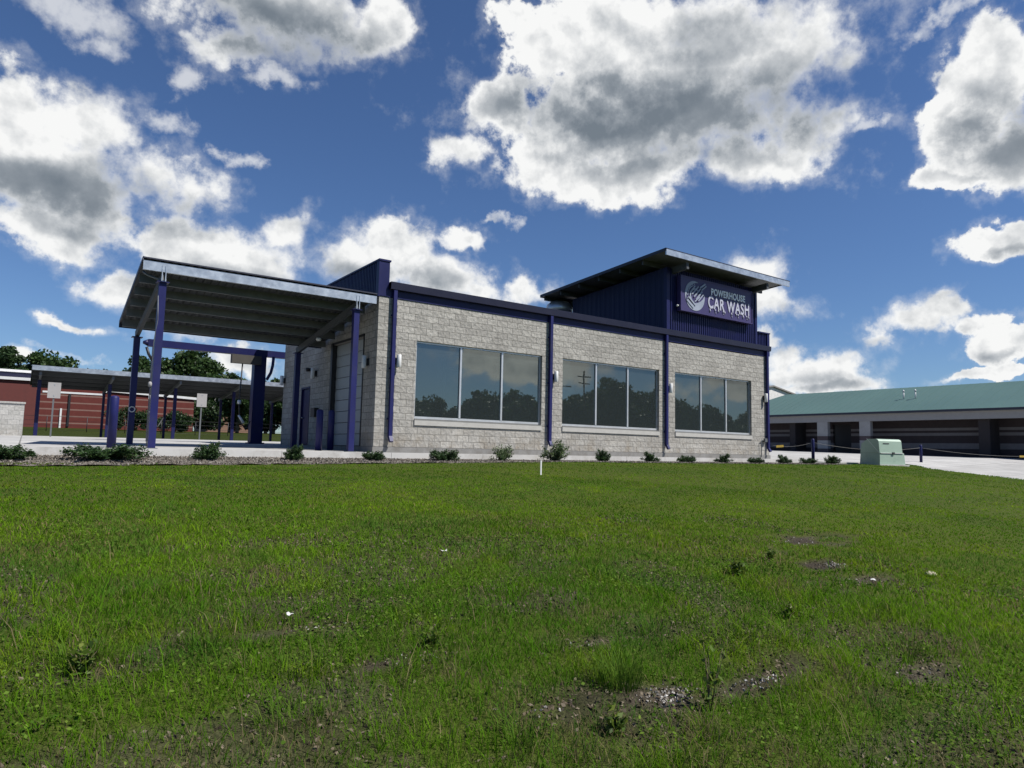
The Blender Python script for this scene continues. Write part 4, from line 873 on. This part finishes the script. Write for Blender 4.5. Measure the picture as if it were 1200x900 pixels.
for a in ((0,-8.62,-1.85,1.15,.50,'broad dark shrub cut off at the left edge of the bed'),
          (0,-6.84,-1.75,1.75,.56,'widest dark shrub in the bed, in front of the left bollard'),
          (1,-4.84,-1.8,.88,.50,'dark shrub in the bed between the two front canopy posts, under the small sign'),
          (1,-2.86,-1.8,.74,.46,'dark shrub in the bed in front of the rear right canopy post'),
          (0,-.76,-1.8,.72,.44,'dark shrub in the bed just right of the front right canopy post'),
          (0,1.32,-1.8,1.0,.56,'dark feathery shrub below the left end of the left window'),
          (2,3.32,-1.8,.85,.56,'thin light green shrub below the right half of the left window'),
          (2,5.35,-1.8,1.1,.74,'tall loose light green shrub by the white stake'),
          (1,7.36,-1.8,.70,.50,'small dark shrub below the left end of the middle window'),
          (1,9.6,-1.8,.70,.46,'small dark shrub below the right end of the middle window'),
          (0,11.5,-1.8,.78,.46,'small dark shrub just right of the third downspout'),
          (1,13.6,-1.8,.76,.44,'small dark shrub below the middle of the right window'),
          (0,15.6,-1.8,.74,.42,'small dark shrub below the right end of the right window'),
          (1,17.5,-1.8,.78,.46,'small dark shrub just right of the car wash corner'),
          (0,19.2,-1.85,.80,.46,'dark shrub left of the first rope post, next to last in the bed'),
          (1,21.0,-1.9,.92,.48,'last dark shrub in the bed, nearest to the green box')): shrub(*a)
# stake, litter, weeds
sk = MB(); sk.box(-.019,.019,-.008,.008,-.1,.32); sk.prism([(-.019,.32),(.019,.32),(0,.345)], lambda a, c: (a,-.008,c), lambda a, c: (a,.008,c))
sk = sk.build('marker_stake', M['white']); sk.location = (1.5,-6.06,glawn(1.5,-6.06)); tag(sk, 'thin white marker stake standing in the lawn before the left window', 'stake')
def scrap(x, y, s, label, seed):
    r = random.Random(seed); v = []; b = MB()
    for i in range(4):
        for j in range(4): v.append(((i/3-.5)*s*1.4, (j/3-.5)*s, .02+abs(r.gauss(0,.35))*s*.5))
    b.add(v, [(i*4+j, i*4+j+1, i*4+j+5, i*4+j+4) for i in range(3) for j in range(3)], True); b.add([(x_, y_, z_-.003) for x_, y_, z_ in v], [(i*4+j+4, i*4+j+5, i*4+j+1, i*4+j) for i in range(3) for j in range(3)], True)
    o = b.build('paper_scrap', M['litter']); o.location = (x, y, glawn(x, y)+.03); o.rotation_euler = (0,0,r.random()*6); tag(o, label, 'litter', 'white scraps of litter on the lawn')
scrap(-6.66,-13.71,.05,'white scrap of litter beside a bare patch left of centre on the lawn',1)
scrap(-4.64,-12.37,.05,'tiny white scrap of litter on the mown grass near the middle of the lawn',2)
scrap(-1.14,-15.05,.045,'white scrap of litter on the right of the lawn, left of the pale stone',3)
scrap(-8.9,-6.9,.08,'white scrap of litter far left on the lawn, below the leftmost shrub',4)
ro_ = MB(); r_ = random.Random(5); pr = []
ro_.lathe([(.0,-.03),(.10,-.02),(.13,.02),(.10,.07),(.05,.09),(0,.095)], (0,0,0), 11)
ro_.v = [(x*(1+.25*r_.random())*1.25, y*(1+.25*r_.random())*.8, z*(1+.3*r_.random())*.8) for x, y, z in ro_.v]
ro_ = ro_.build('stone', M['stone']); ro_.location = (-.08,-15.13,glawn(-.08,-15.13)+.01); ro_.scale = (.48,.48,.48); tag(ro_, 'pale tan stone lying in the grass at right', 'stone')
def weed(x, y, h, n, label, leaf=.05, seed=1, name='weed_plant'):
    t = thing(name, (x,y,glawn(x,y)), label, 'weed', 'leafy weeds growing in the lawn'); r = np.random.default_rng(seed); b = MB(); P = []
    for k in range(n):
        a = r.uniform(0, 2*PI); l = h*r.uniform(.5, 1); sp = h*r.uniform(.1, .4)
        top = np.array([math.cos(a)*sp, math.sin(a)*sp, l]); b.tube([(0,0,-.02), tuple(top*.5+np.array([0,0,.02])), tuple(top)], [.004,.003,.0015], 5)
        for q in np.linspace(.2, 1, 9): P.append(top*q + r.normal(size=3)*.020)
    b.build('stem', M['stem'], t); V, F = leaf_cloud(np.array(P), leaf, .6, 1.9); np_mesh('leaves', V, F, M['weed'], t)
weed(-5.03,-16.12,.40,5,'tall leafy weed beside the bright bare patch at lower right',.028,1)
weed(-2.16,-14.18,.13,60,'bright yellow-green weed clump on the right of the lawn',.024,2)
weed(-1.2,-13.9,.09,14,'small yellow-green weed clump left of the upper right bare patch',.022,3)
weed(-7.96,-14.2,.17,14,'pale leafy weed clump at lower left of the lawn',.026,4)
weed(-6.0,-14.6,.10,12,'small broadleaf weed right of the lower middle bare patch',.024,5)
weed(-5.7,-16.05,.10,14,'low broadleaf weed left of the bright bare patch',.024,6)
weed(-3.0,-15.3,.13,8,'dark leafy weed on the right, above the long bare streak',.024,7)

# ------------------------------------------------------------------ sky with cumulus clouds (world directions: azimuth / elevation in degrees)
BLOBS = [(118,8.5,9,2.2),(131,11.5,7,2.4),(143,7.5,8,1.8),(152,12,6,2.4),(160,8,6,2),(126,5.5,7,1.3),(15.0,31.98,9.6,3.29),(10.36,28.99,3.7,1.94),(22.63,32.57,3.0,2.52),(-2.01,21.24,2.58,2.87),(2.52,21.6,4.45,2.86),(-0.02,17.91,6.61,3.42),(7.17,18.83,4.11,2.72),(0.97,14.7,5.73,2.17),(2.13,16.38,4.11,3.43),(11.06,13.86,6.76,2.53),(15.96,16.39,2.99,1.68),(5.42,11.54,2.61,1.1),(8.36,14.12,2.89,1.36),(14.13,14.55,5.06,2.26),(24.85,15.53,4.5,2.43),(29.18,13.86,4.44,2.07),(30.88,16.95,2.6,1.02),(22.47,14.14,3.17,2.3),(35.47,13.09,3.18,1.25),(41.94,32.04,8.5,3.72),(51.27,30.51,12.08,4.77),(59.68,29.86,4.46,2.37),(46.34,26.54,14.62,4.74),(33.15,26.73,4.73,2.46),(29.93,23.65,3.36,1.53),(43.49,22.74,10.44,2.44),(58.75,24.37,5.72,2.69),(54.55,22.61,8.19,2.08),(37.86,31.27,3.88,2.53),(35.19,33.51,1.5,0.99),(71.83,25.3,3.84,2.94),(70.73,22.69,2.65,2.33),(72.34,20.71,3.52,2.22),(69.36,19.86,2.27,0.61),(68.86,24.08,1.34,0.96),(71.0,15.13,2.59,1.12),(72.27,15.93,1.58,1.1),(64.97,9.67,3.14,1.53),(66.7,10.38,1.78,1.2),(69.69,8.83,1.95,0.99),(71.31,7.32,3.09,1.09),(54.45,13.55,3.22,2.37),(56.14,11.36,3.02,1.44),(58.41,6.68,3.86,1.7),(57.51,7.81,2.57,1.18),(59.28,5.35,3.92,0.84),(55.54,9.2,1.26,0.66),(2.46,8.25,1.83,0.6),(13.97,6.1,3.23,1.19),(70.06,5.65,3.17,0.52),(-0.29,5.19,1.9,0.52)]
WISPS = [(8.12,26.17,1.53,1.21),(15.3,27.56,2.96,0.8),(0.89,28.38,4.87,1.39),(1.82,26.95,2.35,1.12),(7.76,22.9,1.86,1.14),(11.31,21.55,1.17,0.84),(33.53,18.13,1.6,0.47),(64.7,24.4,1.24,0.61),(69.49,29.13,2.67,0.69),(72.26,29.13,2.64,0.62),(2.9,5.71,1.53,0.48),(10.22,7.98,4.42,0.83)]
DARKS= [(15.8,30.14,9.99,2.53,1.0),(0.05,16.97,7.34,2.22,0.8),(7.32,16.74,5.13,1.81,0.7),(43.46,27.11,11.98,2.92,1.0),(54.6,26.09,8.57,3.53,0.85),(49.16,24.08,11.81,2.23,0.7),(42.03,24.88,8.0,2.26,0.7),(71.68,21.93,3.83,2.74,0.75),(11.45,12.43,7.88,1.28,0.6),(25.63,13.53,6.33,1.23,0.5),(65.31,8.41,4.3,0.74,0.7),(71.35,14.18,2.84,0.56,0.6),(58.69,5.63,4.2,0.78,0.4),(70.1,6.64,3.37,0.58,0.5),(2.48,15.16,5.16,1.16,0.5),(51.27,31.07,6.22,2.22,0.45)]

SUN_EL, SUN_AZ = 53., 143.
wd = bpy.data.worlds.new('World'); sc.world = wd; wd.use_nodes = True; nt = wd.node_tree; nt.nodes.clear()
wo = N(nt, 'ShaderNodeOutputWorld'); bg = N(nt, 'ShaderNodeBackground', i_Strength=.071); L(nt, bg.outputs[0], wo.inputs[0])
sky = N(nt, 'ShaderNodeTexSky', sky_type='NISHITA', sun_disc=False, sun_elevation=R(SUN_EL), sun_rotation=R(SUN_AZ), altitude=100., air_density=1.0, dust_density=.15, ozone_density=2.2)
tc = N(nt, 'ShaderNodeTexCoord'); D = tc.outputs['Generated']
sp = N(nt, 'ShaderNodeSeparateXYZ'); L(nt, D, sp.inputs[0])
def mth(op, a, b=None, c=None, clamp=False):
    n = N(nt, 'ShaderNodeMath', operation=op, use_clamp=clamp)
    for i, q in enumerate((a, b, c)):
        if q is None: continue
        if isinstance(q, (int, float)): n.inputs[i].default_value = q
        else: L(nt, q, n.inputs[i])
    return n.outputs[0]
az = mth('MULTIPLY', mth('ARCTAN2', sp.outputs[0], sp.outputs[1]), 57.2958); el = mth('MULTIPLY', mth('ARCSINE', sp.outputs[2]), 57.2958)
cb_ = N(nt, 'ShaderNodeCombineXYZ'); L(nt, az, cb_.inputs[0]); L(nt, el, cb_.inputs[1]); AE = cb_.outputs[0]
def noise(vec, scale, detail, rough, color=False, dist=0.):
    n = N(nt, 'ShaderNodeTexNoise', i_Scale=scale, i_Detail=detail, i_Roughness=rough, i_Distortion=dist); L(nt, vec, n.inputs['Vector']); return n.outputs['Color' if color else 0]
def vma(a, m, c):
    n = N(nt, 'ShaderNodeVectorMath', operation='MULTIPLY_ADD'); L(nt, a, n.inputs[0]); n.inputs[1].default_value = m
    if isinstance(c, tuple): n.inputs[2].default_value = c
    else: L(nt, c, n.inputs[2])
    return n.outputs[0]
# warp
wcol = noise(D, 6.5, 7., .60, True); wsub = vma(wcol, (1,1,1), (-.5,-.5,-.5)); P0 = vma(wsub, (8.,6.,0), AE)
def field(P, blobs, k=.12):
    acc = None
    for b in blobs:
        a, e, rx, ry = b[:4]
        v = vma(P, (1/rx, 1/ry, 0), (-a/rx, -e/ry, 0))
        n = N(nt, 'ShaderNodeVectorMath', operation='LENGTH'); L(nt, v, n.inputs[0]); d = n.outputs['Value']
        acc = d if acc is None else mth('SMOOTH_MIN', acc, d, k)
    return acc
def mr(v, a, b, c=0., d=1., smooth=True):
    m = N(nt, 'ShaderNodeMapRange', interpolation_type='SMOOTHSTEP' if smooth else 'LINEAR')
    for i, q in enumerate((a, b, c, d)):
        if isinstance(q, (int, float)): m.inputs[i+1].default_value = q
        else: L(nt, q, m.inputs[i+1])
    L(nt, v, m.inputs[0]); return m.outputs[0]
def dfield(P, blobs):
    acc = None
    for a, e, rx, ry, s in blobs:
        v = vma(P, (1/rx, 1/ry, 0), (-a/rx, -e/ry, 0)); n = N(nt, 'ShaderNodeVectorMath', operation='LENGTH'); L(nt, v, n.inputs[0])
        q = mr(n.outputs['Value'], 1.35, .40, 0., s)
        acc = q if acc is None else mth('MAXIMUM', acc, q)
    return acc
dist = field(P0, BLOBS)
big = noise(D, 11., 2., .5)                                      # cauliflower heads
nb = noise(D, 24., 8., .60)                                      # fine ragged edge
dens = mth('ADD', mth('SUBTRACT', 1.08, dist), mth('ADD', mth('MULTIPLY', mth('SUBTRACT', big, .5), .9), mth('MULTIPLY', mth('SUBTRACT', nb, .5), 1.6)))
soft = noise(D, 4.5, 3., .5)
edge = mr(soft, .36, .62, .20, .75, False)                       # crisp in places, wispy elsewhere
alpha = mr(dens, .02, edge)
wd_ = mth('ADD', mth('SUBTRACT', 1.15, field(vma(wsub, (14.,9.,0), AE), WISPS)), mth('MULTIPLY', mth('SUBTRACT', nb, .5), 2.4))
wisp = mth('MAXIMUM', mth('MULTIPLY', mr(wd_, .05, 1.1), .62), mth('MULTIPLY', mr(mth('ADD', dens, mth('MULTIPLY', mth('SUBTRACT', nb, .5), 1.2)), -.30, .8), .40))
alpha = mth('MAXIMUM', alpha, wisp)
# shading: thick parts and undersides are grey, sunlit billows white
dkf = dfield(vma(wsub, (5.,3.5,0), AE), DARKS)
up = vma(D, (1,1,1), (.016,-.012,.034)); big2 = noise(up, 11., 2., .5)
fine1 = noise(D, 17., 6., .55); fine2 = noise(vma(D, (1,1,1), (.006,-.005,.014)), 17., 6., .55)
relief = mth('ADD', mth('MULTIPLY', mth('SUBTRACT', big, big2), 1.0), mth('MULTIPLY', mth('SUBTRACT', fine1, fine2), 2.1))
thick = mr(dens, .15, 1.0)
lit = mth('SUBTRACT', mth('SUBTRACT', 1.06, mth('MULTIPLY', dkf, mth('ADD', .22, mth('MULTIPLY', thick, .70)))), mth('MULTIPLY', thick, .16))
lit = mth('ADD', lit, mth('MULTIPLY', relief, mth('ADD', .55, mth('MULTIPLY', dkf, -.2))))
lit = mth('MINIMUM', mth('MAXIMUM', lit, .0), 1.06)
cr = N(nt, 'ShaderNodeValToRGB'); e = cr.color_ramp.elements; e[0].position = .0; e[0].color = (1.75,2.1,2.5,1); e[1].position = 1.; e[1].color = (9.3,9.35,9.3,1)
e.new(.35).color = (2.9,3.25,3.65,1); e.new(.7).color = (5.6,5.85,6.1,1); L(nt, lit, cr.inputs[0])
tint = N(nt, 'ShaderNodeMix', data_type='RGBA', blend_type='MULTIPLY'); tint.inputs[0].default_value = 1.; L(nt, sky.outputs[0], tint.inputs[6]); tint.inputs[7].default_value = (.56,.71,.94,1)
mx = N(nt, 'ShaderNodeMix', data_type='RGBA'); L(nt, alpha, mx.inputs[0]); L(nt, tint.outputs[2], mx.inputs[6]); L(nt, cr.outputs[0], mx.inputs[7]); L(nt, mx.outputs[2], bg.inputs[0])
wd.cycles.sampling_method = 'MANUAL'; wd.cycles.sample_map_resolution = 512

sd = bpy.data.lights.new('sun', 'SUN'); sd.energy = 4.8; sd.angle = R(.53); sd.color = (1., .96, .90)
so_ = bpy.data.objects.new('sun', sd); COL.objects.link(so_)
sv = Vector((math.sin(R(SUN_AZ))*math.cos(R(SUN_EL)), math.cos(R(SUN_AZ))*math.cos(R(SUN_EL)), math.sin(R(SUN_EL))))
so_.rotation_euler = sv.to_track_quat('Z', 'Y').to_euler(); so_.location = (0,0,40)

# ------------------------------------------------------------------ camera
cd = bpy.data.cameras.new('camera'); cam = bpy.data.objects.new('camera', cd); COL.objects.link(cam); sc.camera = cam
r = Vector((.8164570619,-.5770057790,.0214987677)); u = Vector((-.0723522643,-.0652958709,.9952394682)); fw = Vector((.5728551439,.8141257766,.0950589494))
cam.matrix_world = Matrix(((r.x,u.x,-fw.x,-8.3133),(r.y,u.y,-fw.y,-18.7708),(r.z,u.z,-fw.z,-.0083),(0,0,0,1)))
cd.sensor_fit = 'HORIZONTAL'; cd.sensor_width = 36; cd.lens = 36*806.98/1200; cd.clip_end = 5000; cd.clip_start = .1
sc.view_settings.view_transform = 'Standard'; sc.view_settings.look = 'None'; sc.view_settings.exposure = .5; sc.view_settings.gamma = 1; sc.view_settings.use_curve_mapping = False
sc.cycles.max_bounces = 5; sc.cycles.diffuse_bounces = 3; sc.cycles.glossy_bounces = 3; sc.cycles.transparent_max_bounces = 12; sc.cycles.caustics_reflective = False; sc.cycles.caustics_refractive = False
